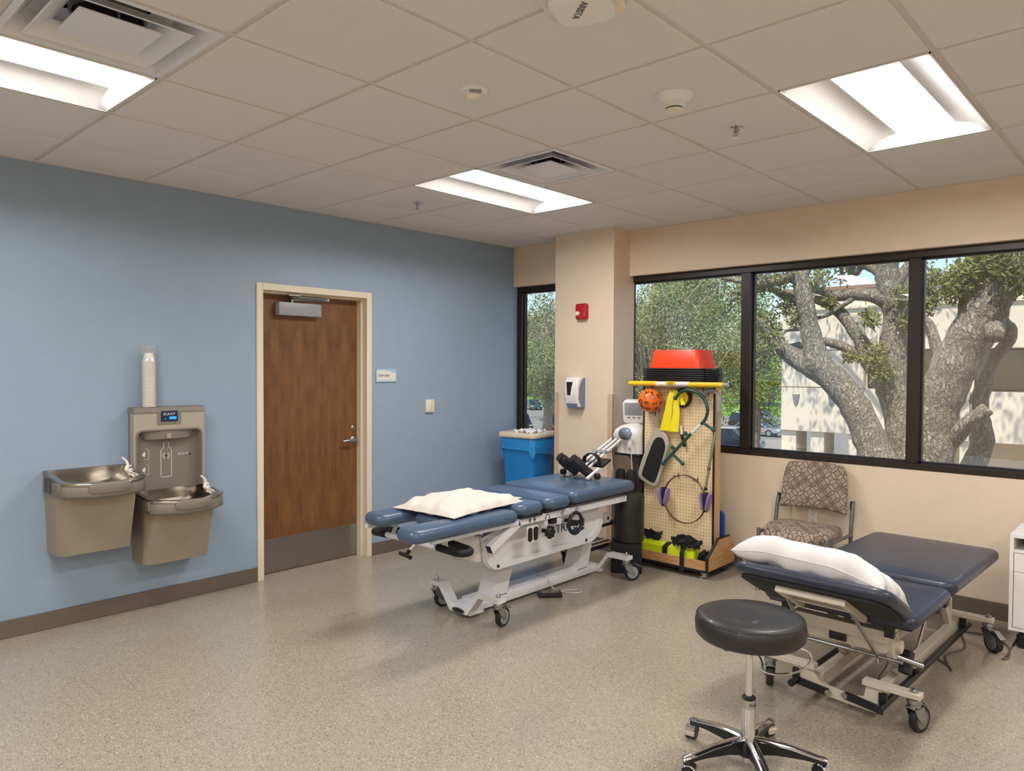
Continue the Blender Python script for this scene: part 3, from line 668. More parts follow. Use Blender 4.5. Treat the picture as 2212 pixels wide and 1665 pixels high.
def car(label, x, y, rz, m, kind='sedan'):
    t = thing('parked_car', label, 'car', (x, y, GZ), rotz=R(rz), local=True, group='parked cars outside')
    H = {'sedan': 1.45, 'suv': 1.7, 'pickup': 1.8}[kind]; L = 2.35; hw = 0.9; z1 = H*0.58
    low = [(-L, 0.35), (-L-0.05, 0.6), (-L+0.1, z1-0.02), (-L*0.5, z1), (L*0.42, z1), (L*0.9, z1-0.12), (L+0.02, 0.62), (L, 0.35)]
    b = B(); b.prism(low, 'y', -hw, hw); bmesh.ops.bevel(b.bm, geom=list(b.bm.edges), offset=0.07, segments=2, affect='EDGES'); obj('body', b, m, t, loc=(0, 0, 0), smooth=50)
    top = {'sedan': (-L*0.75, -L*0.45, L*0.12, L*0.5), 'suv': (-L*0.98, -L*0.85, L*0.1, L*0.46), 'pickup': (-L*0.3, -L*0.22, L*0.15, L*0.42)}[kind]
    b = B(); b.loft([[(top[0], -hw+0.04, z1), (top[3], -hw+0.04, z1), (top[3], hw-0.04, z1), (top[0], hw-0.04, z1)], [(top[1], -hw+0.2, H-0.04), (top[2], -hw+0.2, H-0.04), (top[2], hw-0.2, H-0.04), (top[1], hw-0.2, H-0.04)]]); obj('windows', b, 'car_glass', t, loc=(0, 0, 0), smooth=0)
    obj('roof', B().box(top[1]-0.03, top[2]+0.03, -hw+0.18, hw-0.18, H-0.06, H, 0.03), m, t, loc=(0, 0, 0))
    for s in (-1, 1):
        for p0, p1 in ((top[0], top[1]), (top[3], top[2]), ((top[0]+top[3])/2-0.1, (top[1]+top[2])/2-0.1)): obj('roof_pillar', B().tube([(p0, s*(hw-0.035), z1), (p1, s*(hw-0.195), H-0.03)], 0.035, 6), m, t, loc=(0, 0, 0))
    for sx in (-1.4, 1.42):
        for sy in (-1, 1):
            w_ = obj('wheel', B().lathe([(0.2, -0.11), (0.33, -0.1), (0.34, 0), (0.33, 0.1), (0.2, 0.11)], axis=(0, 1, 0), n=16), 'black_rubber', t, loc=(sx, sy*(hw-0.1), 0.34))
            obj('rim', B().lathe([(0.2, -0.112), (0.2, 0.112)], axis=(0, 1, 0), n=12), 'alu', w_, loc=(0, 0, 0))
    for s in (-1, 1): obj('headlight', B().box(L*0.9-0.02, L+0.02, s*0.7-0.16, s*0.7+0.16, z1-0.3, z1-0.17, 0.03), 'clear_lens', t, loc=(0, 0, 0))
car('dark blue SUV parked by the cream building corner', -20.4, 46.5, 10, 'car_blue', 'suv')
car('grey sedan parked behind the dark blue SUV', -24.5, 60.0, 5, 'car_grey')
car('black SUV in the row beyond the grey sedan', -27.5, 66.0, 5, 'car_black', 'suv')
car('silver SUV parked farthest along near the lawn', -30.5, 74.0, 5, 'car_grey', 'suv')
car('teal sedan parked at the far side of the lot', -66.0, 76.0, -35, 'car_teal')
car('black car with a bright windscreen beside the red pickup', -42.8, 47.5, -40, 'car_black', 'suv')
car('red pickup truck behind the small shade tree', -39.4, 48.8, -40, 'car_red', 'pickup')

# ------------------------------------------------------------------ door
fr = struct('trim_1', B().box(-0.11, 0.012, DY0-0.05, DY0, 0, DZ+0.05, 0.002, 1), 'frame_paint')
obj('jamb', B().box(-0.11, 0.012, DY1, DY1+0.05, 0, DZ+0.05, 0.002, 1), 'frame_paint', fr)
obj('head_jamb', B().box(-0.11, 0.012, DY0, DY1, DZ, DZ+0.05, 0.002, 1), 'frame_paint', fr)
obj('stop', B().box(-0.11, -0.052, DY1-0.016, DY1, 0, DZ), 'frame_paint', fr)
obj('stop', B().box(-0.11, -0.052, DY0, DY0+0.016, 0, DZ), 'frame_paint', fr)
obj('stop', B().box(-0.11, -0.052, DY0+0.016, DY1-0.016, DZ-0.016, DZ), 'frame_paint', fr)
dr = struct('door_1', B().box(-0.155, -0.11, DY0+0.002, DY1-0.002, 0.006, DZ-0.002), 'door_wood')
obj('kick_plate', B().box(-0.11, -0.1085, DY0+0.02, DY1-0.02, 0.014, 0.268), 'steel', dr)
for y in (DY0+0.06, -2.4, -2.1, DY1-0.06):
    obj('screw', B().lathe([(0.004, 0), (0.003, 0.0012)], (-0.1086, y, 0.258), 8, axis=(1, 0, 0)), 'zinc', dr)
h = obj('handle', B().lathe([(0.027, 0), (0.027, 0.006), (0.022, 0.01), (0.011, 0.012), (0.011, 0.05)], (-0.11, -1.812, 0.97), 20, axis=(1, 0, 0)), 'steel', dr)
b = B(); b.tube(smoothpath([(-0.06, -1.812, 0.97), (-0.055, -1.85, 0.972), (-0.058, -1.9, 0.97), (-0.066, -1.935, 0.966)], 4), [0.011]*4+[0.010]*4+[0.009]*5, 10); obj('lever', b, 'steel', h)
k = obj('lock_cylinder', B().lathe([(0.02, 0), (0.02, 0.005), (0.015, 0.009), (0.001, 0.009)], (-0.11, -1.812, 1.068), 20, axis=(1, 0, 0)), 'steel', dr)
obj('keyhole', B().box(-0.1012, -0.1005, -1.8135, -1.8105, 1.062, 1.074), 'dark_plastic', k)
cl = obj('door_closer', B().box(-0.11, -0.045, -2.515, -2.148, 1.962, 2.062, 0.006), 'grey_plastic', dr)
b = B(); b.box(-0.09, -0.07, -2.40, -2.38, 2.06, 2.088); b.tube([(-0.08, -2.39, 2.085), (-0.03, -2.10, 2.092)], 0.008, 8); obj('arm', b, 'zinc', cl)
b = B(); b.box(-0.05, 0.0, -2.46, -2.36, 2.108, 2.116); b.tube([(-0.02, -2.42, 2.10), (-0.03, -2.10, 2.10)], 0.008, 8); b.cyl((-0.03, -2.10, 2.086), (-0.03, -2.10, 2.108), 0.014, n=12); obj('forearm', b, 'zinc', cl)

# ------------------------------------------------------------------ wall sign and switch
t = thing('staff_sign', 'small STAFF ONLY plaque on the blue wall beside the door', 'sign', (0, -1.556, 1.445))
obj('plate', B().box(0, 0.01, -1.663, -1.45, 1.445, 1.556, 0.002, 1), 'teal_sign', t)
obj('insert', B().box(0.01, 0.0112, -1.655, -1.458, 1.456, 1.548), 'print_white', t)
b = B(); b.prism([(-1.60, 1.548)]+[(-1.60+0.142*q/10, 1.548-0.028*(q/10)**1.7) for q in range(11)]+[(-1.458, 1.548)], 'x', 0.0112, 0.0118); obj('swoosh', b, 'teal_sign', t)
text('lettering', 'STAFF ONLY', 0.027, (0.0118, -1.585, 1.50), (0, 1, 0), (0, 0, 1), 'print_black', t, shear=0.15, sx=0.82)
obj('stripe', B().box(0.0112, 0.0118, -1.65, -1.46, 1.462, 1.465), 'teal_sign', t)
t = thing('wall_switch', 'ivory wall control box on the blue wall between sign and windows', 'switch', (0, -1.078, 1.172))
obj('housing', B().box(0, 0.024, -1.124, -1.032, 1.172, 1.284, 0.004), 'ivory', t)
obj('slot', B().box(0.024, 0.0248, -1.066, -1.063, 1.19, 1.26), 'grey_plastic', t)
obj('indicator', B().box(0.024, 0.0248, -1.064, -1.052, 1.272, 1.276), 'dark_plastic', t)
# outlet under the window
t = thing('wall_outlet', 'white duplex outlet on the beige wall behind the chair', 'outlet', (2.963, 0.09, 0.425))
obj('cover_plate', B().box(2.927, 2.998, 0.084, 0.09, 0.425, 0.54, 0.002, 1), 'white_plastic', t)
for z in (0.457, 0.507):
    s_ = obj('socket', B().pad(2.945, 2.981, z-0.014, z+0.014, 0, 0.003, 0.01, 0.001, X=Matrix(((1, 0, 0, 0), (0, 0, -1, 0.085), (0, 1, 0, 0), (0, 0, 0, 1)))), 'ivory', t)
    for dx in (-0.007, 0.007): obj('slot', B().box(2.963+dx-0.0012, 2.963+dx+0.0012, 0.0815, 0.083, z-0.003, z+0.006), 'dark_plastic', s_)
    obj('slot', B().cyl((2.963, 0.0815, z-0.008), (2.963, 0.083, z-0.008), 0.0025, n=8), 'dark_plastic', s_)

# ------------------------------------------------------------------ pillar fittings
t = thing('soap_dispenser', 'white soap dispenser on the beige pillar', 'dispenser', (1.0, -0.21, 1.225))
b = B(); b.loft([[(x, y, z) for x, y in rr(0.925, 1.075, -0.21-d, -0.205, 0.02)] for z, d in ((1.235, 0.075), (1.30, 0.10), (1.40, 0.105), (1.46, 0.095), (1.487, 0.075), (1.492, 0.05))]); obj('cover', b, 'white_plastic', t)
for x0, x1 in ((0.919, 0.927), (1.073, 1.083)):
    b = B(); b.loft([[(x0, -0.21-d, z), (x1, -0.21-d, z), (x1, -0.209, z), (x0, -0.209, z)] for z, d in ((1.23, 0.04), (1.30, 0.085), (1.40, 0.08), (1.46, 0.05), (1.485, 0.02))]); obj('side_panel', b, 'bluegrey_plastic', t)
b = B(); b.loft([[(x, y, z) for x, y in rr(0.93, 1.07, -0.21-d, -0.21, 0.02)] for z, d in ((1.218, 0.06), (1.222, 0.07), (1.262, 0.088))]); obj('push_lever', b, 'bluegrey_plastic', t)
b = B(); b.prism([(0.955, 1.45), (1.02, 1.45), (0.998, 1.335), (0.965, 1.335)], 'y', -0.3155, -0.30); obj('sight_window', b, 'dark_plastic', t)
t = thing('fire_alarm_strobe', 'red fire alarm strobe on the beige pillar', 'alarm', (1.057, -0.21, 1.997))
obj('housing', B().pad(0.999, 1.116, 1.997, 2.137, 0, 0.045, 0.018, 0.012, X=Matrix(((1, 0, 0, 0), (0, 0, -1, -0.21), (0, 1, 0, 0), (0, 0, 0, 1)))), 'red_alarm', t)
obj('faceplate', B().box(1.008, 1.075, -0.262, -0.25, 2.008, 2.125, 0.006), 'red_alarm', t)
b = B(); b.lathe([(0.022, 0), (0.019, 0.012), (0.001, 0.016)], (1.035, -0.262, 2.05), 6, axis=(0, -1, 0)); obj('strobe_lens', b, 'clear_lens', t)
for q in range(4): text('lettering', 'FIRE'[q], 0.014, (1.098, -0.2558, 2.085-q*0.018), (1, 0, 0), (0, 0, 1), 'print_white', t)

# ------------------------------------------------------------------ drinking fountains
def basin_outline(y0, y1, xs, xf, i=0.0):
    yc = (y0+y1)/2; hw = (y1-y0)/2-i; out = [(0.0+min(i, 0.02), yc-hw), ]
    for k in range(5): t = k/4; out.append((xs*0.55+(xs*0.42)*t, yc-hw+0.004*t*t))
    for k in range(17):
        u = -1+2*k/16; e = 1-abs(u)**2.6
        out.append((xs+(xf-xs)*e-i*0.9, yc+u*hw*0.985))
    for k in range(5): t = 1-k/4; out.append((xs*0.55+(xs*0.42)*t, yc+hw-0.004*t*t))
    out.append((0.0+min(i, 0.02), yc+hw)); return out
def fountain(label, y0, y1, zt, cab, vents):
    t = thing('drinking_fountain', label, 'fountain', (0, (y0+y1)/2, cab[4]), group='wall drinking fountains')
    xs, xf = 0.335, 0.43
    c0, c1, xt, xb, zb = cab
    za = zt-0.135
    b = B(); b.loft([[(0, c0+0.01, zb), (xb*0.78, c0+0.012, zb), (xb, c0+0.035, zb), (xb, c1-0.035, zb), (xb*0.78, c1-0.012, zb), (0, c1-0.01, zb)], [(0, c0, za+0.02), (xt*0.7, c0, za+0.02), (xt, c0+0.03, za+0.02), (xt, c1-0.03, za+0.02), (xt*0.7, c1, za+0.02), (0, c1, za+0.02)]]); obj('cabinet', b, 'taupe_body', t, smooth=15)
    b = B(); b.loft([[(x, y, z) for x, y in basin_outline(y0, y1, xs, xf, i)] for i, z in ((0.02, za), (0.004, za+0.008), (0, za+0.02), (0.003, zt-0.03), (0.008, zt-0.022))], True, False)
    for v in b.bm.verts:
        if v.co.z > za+0.05: v.co.z -= 0.11*v.co.x
    ap = obj('apron', b, 'taupe_plastic', t, smooth=50)
    rings = [[(x, y, z) for x, y in basin_outline(y0, y1, xs, xf, i)] for i, z in ((0.006, zt-0.024), (0.001, zt-0.014), (0.001, zt-0.004), (0.008, zt), (0.026, zt-0.001), (0.034, zt-0.012), (0.05, zt-0.045), (0.075, zt-0.072), (0.11, zt-0.085), (0.16, zt-0.09))]
    b = B(); b.loft(rings, False, True)
    for v in b.bm.verts: v.co.z -= 0.11*v.co.x
    obj('basin', b, 'basin_steel', t, smooth=60)
    yc = (y0+y1)/2
    # oval push bar on the front, following its curve
    def fx(y): u = (y-yc)/((y1-y0)/2); return xs+(xf-xs)*(1-abs(u)**2.6)
    zz = (za+zt-0.02)/2; rings = []
    for k in range(25):
        d = -0.118+0.236*k/24; hz = 0.031*math.sqrt(max(0.02, 1-(max(0, abs(d)-0.088)/0.0302)**2)); yy = yc+0.004+d; x = fx(yy)
        rings.append([(x-0.01, yy, zz-hz), (x+0.003, yy, zz-hz), (x+0.006, yy, zz-hz*0.85), (x+0.007, yy, zz), (x+0.006, yy, zz+hz*0.85), (x+0.003, yy, zz+hz), (x-0.01, yy, zz+hz)])
    b = B(); b.loft(rings); obj('push_bar', b, 'taupe_plastic', t)
    b = B(); b.box(0.235, 0.325, y0-0.005, y0+0.01, zz-0.03, zz+0.03, 0.004); obj('side_push_bar', b, 'taupe_plastic', t)
    if vents:
        vg = obj('vent_grille', B().box(0.04, 0.2, y0-0.002, y0+0.003, za+0.01, zt-0.035), 'taupe_plastic', t)
        for c in (0, 1):
            for q in range(8):
                x0 = 0.055+c*0.075; z0 = za+0.018+q*0.0105; obj('slot', B().box(x0, x0+0.06, y0-0.003, y0, z0, z0+0.0055), 'slot_shade', vg, smooth=0)  # near-black strips on the grille paint the shade inside its openings
    # bubbler
    bx, by = 0.20, y1-0.045; zt -= 0.022
    bu = obj('bubbler', B().lathe([(0.024, zt-0.03), (0.022, zt+0.01), (0.016, zt+0.02), (0.012, zt+0.034), (0.001, zt+0.034)], (bx, by, 0), 16), 'chrome', t)
    b = B(); b.tube(smoothpath([(bx+0.012, by-0.01, zt-0.002), (bx+0.016, by-0.028, zt+0.012), (bx+0.006, by-0.016, zt+0.034), (bx, by-0.022, zt+0.06), (bx-0.006, by-0.045, zt+0.085)], 4), [0.012]*4+[0.011]*4+[0.009]*4+[0.006]*4+[0.003], 8); obj('spout', b, 'ivory', bu)
    return t
fountain('upper taupe wall drinking fountain with side vents', -4.085, -3.62, 0.952, (-4.075, -3.645, 0.325, 0.225, 0.468), True)
low = fountain('lower taupe wall drinking fountain with bottle filler tower', -3.603, -3.135, 0.790, (-3.595, -3.165, 0.325, 0.225, 0.325), False)
# bottle-filling tower above the lower fountain
TY0, TY1 = -3.605, -3.155; xt = 0.098; yc = (TY0+TY1)/2
tw = obj('tower_shell', B().box(0, 0.04, TY0, TY1, 0.77, 1.285, 0.004, 1), 'taupe_plastic', low)
b = B()
poly = [(TY0, 0.78), (TY0, 1.285), (TY1, 1.285), (TY1, 0.78), (TY1-0.012, 0.78)]+arc(TY1-0.052, 1.125, 0.04, 0, 90, 6)+arc(TY0+0.052, 1.125, 0.04, 90, 180, 6)+[(TY0+0.012, 0.78)]
b.prism(poly, 'x', 0.035, xt); obj('face_plate', b, 'taupe_light', low, smooth=30)
b = B(); inn = [(TY1-0.012, 0.78)]+arc(TY1-0.052, 1.125, 0.04, 0, 90, 6)+arc(TY0+0.052, 1.125, 0.04, 90, 180, 6)+[(TY0+0.012, 0.78)]
def sc(pl, d): return [(y+(d if y < yc else -d), z-(d if z > 1.0 else 0)) for y, z in pl]
b.loft([[(xt+0.003, y, z) for y, z in inn], [(xt+0.003, y, z) for y, z in sc(inn, 0.009)], [(xt-0.012, y, z) for y, z in sc(inn, 0.011)], [(0.045, y, z) for y, z in sc(inn, 0.02)]], False, True); obj('alcove', b, 'taupe_plastic', low, smooth=50)
b = B(); b.loft([[(0, TY0-0.003, 1.272), (xt+0.005, TY0-0.003, 1.272), (xt+0.005, TY1+0.003, 1.272), (0, TY1+0.003, 1.272)], [(0, TY0-0.003, 1.29), (xt+0.005, TY0-0.003, 1.296), (xt+0.005, TY1+0.003, 1.296), (0, TY1+0.003, 1.29)], [(0, TY0+0.004, 1.31), (xt-0.008, TY0+0.004, 1.31), (xt-0.008, TY1-0.004, 1.31), (0, TY1-0.004, 1.31)]])
obj('top_cap', b, 'taupe_plastic', low, smooth=50)
dy = -3.386
b = B(); b.prism(rr(dy-0.075, dy+0.075, 1.195, 1.285, 0.012), 'x', xt-0.002, xt+0.004); tab = obj('display_tab', b, 'taupe_plastic', low)
sc_ = obj('display', B().box(xt+0.004, xt+0.0055, dy-0.054, dy+0.054, 1.213, 1.283), 'display_navy', low)
text('lettering', 'ELKAY', 0.021, (xt+0.0056, dy-0.002, 1.262), (0, 1, 0), (0, 0, 1), 'print_white', sc_, sx=1.25, shear=0.15)
obj('counter_screen', B().box(xt+0.0055, xt+0.0062, dy, dy+0.044, 1.228, 1.245), 'lcd_blue', sc_)
obj('indicator', B().sphere((xt+0.0055, dy-0.026, 1.231), 0.0035, 8, 6), 'print_white', sc_)
obj('nozzle', B().lathe([(0.018, 0), (0.018, -0.03), (0.011, -0.034), (0.001, -0.034)], (0.088, dy, 1.135), 14), 'taupe_light', low)
b = B(); b.loft([[(0.045+0.05*math.sin(R(a_)), yc+s*0.19*math.cos(R(a_)), z) for a_ in range(0, 181, 15)] for s, z in ((1.0, 1.16), (1.0, 1.155), (0.8, 1.10))]); obj('alcove_hood', b, 'taupe_plastic', low)
px = 0.0465
def bottle():
    L_ = [(-0.012, 1.075), (-0.017, 1.065), (-0.014, 1.045), (-0.034, 1.02), (-0.034, 0.85), (-0.028, 0.845)]
    return [(px, dy+u, z) for u, z in L_]+[(px, dy-u, z) for u, z in reversed(L_)]
b = B(); b.tube(bottle(), 0.0022, 5); obj('bottle_outline', b, 'print_white', low)
def drop(y, z, s): return [(y, z+s*1.6), (y+s*0.5, z+s*0.6), (y+s*0.8, z-s*0.1), (y+s*0.55, z-s*0.75), (y, z-s), (y-s*0.55, z-s*0.75), (y-s*0.8, z-s*0.1), (y-s*0.5, z+s*0.6)]
b = B(); b.prism(drop(dy, 1.10, 0.010), 'x', px-0.001, px+0.001); obj('drop_symbol', b, 'drop_blue', low)
b = B(); b.prism(drop(dy+0.155, 0.985, 0.009), 'x', px-0.001, px+0.001); obj('drop_symbol', b, 'drop_blue', low)
b = B(); b.cyl((px-0.001, dy, 0.985), (px+0.001, dy, 0.985), 0.006, n=12); obj('sensor_eye', b, 'dark_plastic', low)
for r_ in (0.013, 0.022):
    for a0 in (0, 180): b = B(); b.tube([(px, y, z) for y, z in arc(dy, 0.985, r_, a0-65, a0+65, 10)], 0.0016, 4); obj('sensor_ring', b, 'print_white', low)
text('lettering', 'ELKAY', 0.02, (px, dy+0.112, 0.99), (0, 1, 0), (0, 0, 1), 'print_white', low, sx=1.25, shear=0.15)
for z_ in (1.0, 0.90):
    b = B(); b.tube([(px, -3.508, z_+0.042), (px, -3.506, z_+0.034), (px, -3.496, z_+0.03), (px, -3.496, z_-0.03), (px, -3.525, z_-0.03)], 0.0016, 4); obj('pictogram', b, 'print_white', low)
    b = B(); b.prism([(-3.54, z_), (-3.522, z_+0.022), (-3.515, z_+0.005), (-3.522, z_-0.015)], 'x', px-0.001, px+0.001); obj('pictogram', b, 'print_white', low)
# sleeve of foam cups on top of the tower
t = thing('cup_sleeve', 'clear plastic sleeve of white foam cups standing on the bottle filler', 'cups', (0.055, -3.495, 1.31))
prof = []
z = 1.31
while z < 1.60:
    prof += [(0.037, z), (0.041, z+0.002), (0.041, z+0.006), (0.0375, z+0.008)]; z += 0.011
prof += [(0.036, z), (0.028, z+0.05), (0.001, z+0.05)]
for i_ in range(len(prof)):
    r_, z_ = prof[i_]
b = B(); b.lathe(prof, (0.055, -3.495, 0), 24); obj('cups', b, 'foam_cup', t, smooth=60)
b = B(); rings = []
for q in range(14):
    z_ = 1.311+q*0.0305; r_ = 0.044 if z_ < 1.58 else max(0.03, 0.044-(z_-1.58)*0.1)+(0.018 if z_ > 1.65 else 0)
    rings.append([(0.055+r_*math.cos(a_)*(1+0.07*math.sin(5*a_+q*1.7))*(1 if z_ < 1.64 else 0.55), -3.495+r_*math.sin(a_)*(1+0.09*math.sin(3*a_+q*2.3)), z_) for a_ in [2*math.pi*k/20 for k in range(20)]])
b.loft(rings, False, False); obj('bag', b, 'clear_film', t, smooth=80)

# ------------------------------------------------------------------ wheels shared by the tables
def caster(parent, loc, rz, R_=0.062, h=0.19, metal='zinc', brake=True, wheel='grey_rubber', off=0.045, hubm='grey_plastic', tyre='black_rubber'):
    b = B(); b.lathe([(0.03, h), (0.03, h-0.02), (0.026, h-0.024), (0.026, h-0.034)], n=18)
    for s in (-1, 1):
        b.prism([(-0.03, h-0.034), (0.035, h-0.034), (off+0.016, R_-0.012), (off-0.012, R_-0.014), (-0.01, h-0.075)], 'y', s*0.021-0.0025, s*0.021+0.0025)
    b.box(-0.03, 0.035, -0.0235, 0.0235, h-0.04, h-0.034)
    b.cyl((off, -0.027, R_), (off, 0.027, R_), 0.008, n=10)
    c = obj('caster', b, metal, parent, loc=loc, rot=(0, 0, rz))
    w_ = obj('wheel', B().lathe([(R_*0.7, -0.016), (R_*0.95, -0.016), (R_, -0.009), (R_, 0.009), (R_*0.95, 0.016), (R_*0.7, 0.016)], (off, 0, R_), 28, axis=(0, 1, 0)), tyre, c, loc=(0, 0, 0))
    obj('hub', B().lathe([(R_*0.3, -0.018), (R_*0.72, -0.0165), (R_*0.72, 0.0165), (R_*0.3, 0.018)], (off, 0, R_), 20, axis=(0, 1, 0)), hubm, w_, loc=(0, 0, 0))
    if brake: obj('brake_pedal', B().obox((off+0.045, 0, R_+0.052), (0.065, 0.034, 0.006), (0, R(28), 0), 0.002, 1), metal, c, loc=(0, 0, 0))
    return c
def pillow(parent_name, label, w, l, t_, X, m, loc, bend=0.0, seed=1, droop=None, PW=2.6, EX=0.55, UND=0.42):
    rnd = random.Random(seed); ph = [rnd.uniform(0, 6.28) for _ in range(8)]
    N = 36; b = B(); rings = {}
    def pt(i, j, side):
        u = -1+2*i/N; v = -1+2*j/N
        e = max(0, (1-abs(u)**PW))*max(0, (1-abs(v)**PW)); h = t_/2*e**EX
        x = w/2*u*(1-0.05*(1-v*v)**1); y = l/2*v*(1-0.05*(1-u*u))
        wr = 0.005*math.sin(5*u+3*v+ph[0])+0.004*math.sin(4*u-6*v+ph[1])+0.002*math.sin(11*u+7*v+ph[2])
        wr += 0.010*math.exp(-((abs(u)-0.85)**2)/0.02)*math.sin(14*v+ph[3])+0.008*math.exp(-((abs(v)-0.85)**2)/0.02)*math.sin(13*u+ph[4])
        z = side*h*(1.15 if side > 0 else UND)+wr*min(1, e*5)
        p = Vector((x, y, z))
        if bend: p.z += bend*(u*u)
        if droop: p.z += droop(u, v)
        return X @ p
    top = [[b.bm.verts.new(pt(i, j, 1)) for j in range(N+1)] for i in range(N+1)]
    bot = [[top[i][j] if i in (0, N) or j in (0, N) else b.bm.verts.new(pt(i, j, -1)) for j in range(N+1)] for i in range(N+1)]
    for i in range(N):
        for j in range(N):
            b.bm.faces.new((top[i][j], top[i+1][j], top[i+1][j+1], top[i][j+1]))
            b.bm.faces.new((bot[i][j], bot[i][j+1], bot[i+1][j+1], bot[i+1][j]))
    t = thing(parent_name, label, 'pillow', loc)
    obj('case', b, m, t, smooth=70)
    e = []
    for i in range(N+1): e.append(pt(i, 0, 1))
    for j in range(1, N+1): e.append(pt(N, j, 1))
    for i in range(N-1, -1, -1): e.append(pt(i, N, 1))
    for j in range(N-1, 0, -1): e.append(pt(0, j, 1))
    b = B(); b.tube(e, 0.0025, 5, closed=True); obj('seam', b, m, t)
    return t

# ------------------------------------------------------------------ traction table
T = thing('traction_table', 'slate blue sectioned traction table with a white wheeled frame', 'treatment table', (1.615, -1.5, 0))
def cush(name, x0, x1, y0, y1, z0, z1, rc=0.05, re=0.03, X=None): return obj(name, B().pad(x0, x1, y0, y1, z0, z1, rc, re, 0.004, 5, X), 'slate_vinyl', T, smooth=60)
cush('cushion', 1.272, 1.958, -1.475, -0.715, 0.655, 0.735, 0.06, 0.034)
cush('cushion', 1.272, 1.958, -1.735, -1.482, 0.645, 0.722, 0.07, 0.036)
cush('cushion', 1.29, 1.94, -1.99, -1.742, 0.636, 0.71, 0.07, 0.036)
cush('arm_pad', 1.755, 1.955, -2.86, -2.0, 0.612, 0.688, 0.07, 0.036)
cush('arm_pad', 1.268, 1.468, -2.72, -2.0, 0.612, 0.688, 0.07, 0.036)
cush('head_pad', 1.485, 1.738, -2.50, -2.0, 0.61, 0.68, 0.06, 0.034)
for y0, y1, z in ((-1.46, -0.74, 0.64), (-1.72, -1.50, 0.63), (-1.97, -1.76, 0.622)): obj('cushion_board', B().box(1.31, 1.92, y0, y1, z, z+0.02), 'black_rubber', T)
for x in (1.86, 1.33):
    s = 1 if x > 1.6 else -1
    rail = obj('side_rail', B().box(x, x+0.04, -1.972, -0.765, 0.577, 0.622, 0.003, 1), 'white_metal', T)
    b = B(); b.ribbon([(-1.96, 0.599), (-2.215, 0.470)], 0.05, 'x', x, x+0.04); obj('rail_arm', b, 'white_metal', T)
    b = B(); b.obox((x+0.02, -2.217, 0.469), (0.038, 0.006, 0.048), (R(27), 0, 0)); obj('end_cap', b, 'dark_plastic', T)
for y in (-1.95, -1.4, -0.8): obj('cross_beam', B().box(1.37, 1.86, y-0.02, y+0.02, 0.585, 0.618), 'white_metal', T)
obj('slide_plate', B().box(1.36, 1.87, -1.95, -1.45, 0.606, 0.612), 'white_metal', T)
obj('slide_plate', B().box(1.36, 1.87, -1.40, -0.80, 0.622, 0.634), 'white_metal', T)
# head-section frame
for x in (1.90, 1.30): obj('head_rail', B().box(x-0.012, x+0.012, -2.70, -1.98, 0.588, 0.612, 0.002, 1), 'white_metal', T)
obj('head_crossbar', B().box(1.31, 1.89, -2.36, -2.33, 0.585, 0.61), 'white_metal', T)
b = B(); b.tube([(1.33, -2.30, 0.59), (1.9, -2.30, 0.59)], 0.012, 12); obj('head_bar', b, 'white_metal', T)
b = B(); b.tube([(1.31, -2.55, 0.527), (1.80, -2.55, 0.527)], 0.017, 14); hb = obj('handle_bar', b, 'white_metal', T)
for x in (1.35, 1.78): obj('bracket', B().obox((x, -2.52, 0.562), (0.025, 0.012, 0.09), (R(-25), 0, 0)), 'white_metal', T)
def grip(xc, s):
    b = B(); P_ = [(xc, -2.55, 0.527), (xc+s*0.10, -2.55, 0.525), (xc+s*0.165, -2.55, 0.523), (xc+s*0.20, -2.525, 0.523), (xc+s*0.205, -2.49, 0.525), (xc+s*0.17, -2.462, 0.528), (xc+s*0.08, -2.455, 0.532), (xc+s*0.0, -2.452, 0.535)]
    b.tube(smoothpath(P_, 4), 0.0215, 12); return obj('foam_grip', b, 'black_foam', T)
grip(1.79, 1); grip(1.31, -0.75)
kn = obj('tee_handle', B().tube([(1.60, -2.56, 0.52), (1.60, -2.63, 0.468)], 0.008, 8), 'white_metal', T)
b = B(); b.tube([(1.55, -2.637, 0.468), (1.65, -2.637, 0.458)], 0.012, 10); b.tube([(1.60, -2.605, 0.487), (1.60, -2.637, 0.462)], 0.012, 10); obj('grip', b, 'dark_plastic', kn)
# side shells with a rim, and the box between them
prof = [(-2.185, 0.52), (-2.168, 0.44)]+arc(-2.045, 0.42, 0.125, 175, 262, 8)+[(-1.13, 0.308)]+arc(-1.10, 0.47, 0.17, 275, 350, 8)+[(-0.90, 0.50), (-0.98, 0.53), (-1.08, 0.565), (-2.0, 0.565)]
for x0, x1, k in ((1.772, 1.786, 0), (1.444, 1.458, 1)):
    b = B(); b.prism(prof, 'x', x0, x1); obj('side_shell', b, 'white_metal', T, smooth=25)
b = B(); rim = [(-2.165, 0.50), (-2.150, 0.44)]+arc(-2.035, 0.43, 0.11, 180, 262, 8)+[(-1.13, 0.328)]+arc(-1.10, 0.48, 0.152, 278, 350, 8)
b.ribbon(rim, 0.042, 'x', 1.786, 1.802); obj('shell_rim', b, 'white_metal', T, smooth=30)
for y, z in ((-2.055, 0.322), (-1.135, 0.330)):
    b = B(); b.lathe([(0.012, 0), (0.011, 0.003), (0.001, 0.004)], (1.802, y, z), 14, axis=(1, 0, 0)); obj('plug', b, 'dark_plastic', T)
obj('lift_housing', B().box(1.458, 1.772, -2.12, -1.05, 0.34, 0.50, 0.02), 'white_metal', T)
obj('end_cover', B().box(1.47, 1.76, -2.20, -2.12, 0.36, 0.53, 0.015), 'white_plastic', T)
text('lettering', 'TRITON', 0.085, (1.7875, -1.30, 0.458), (0, 1, 0), (0, 0, 1), 'print_navy', T, sx=1.06)
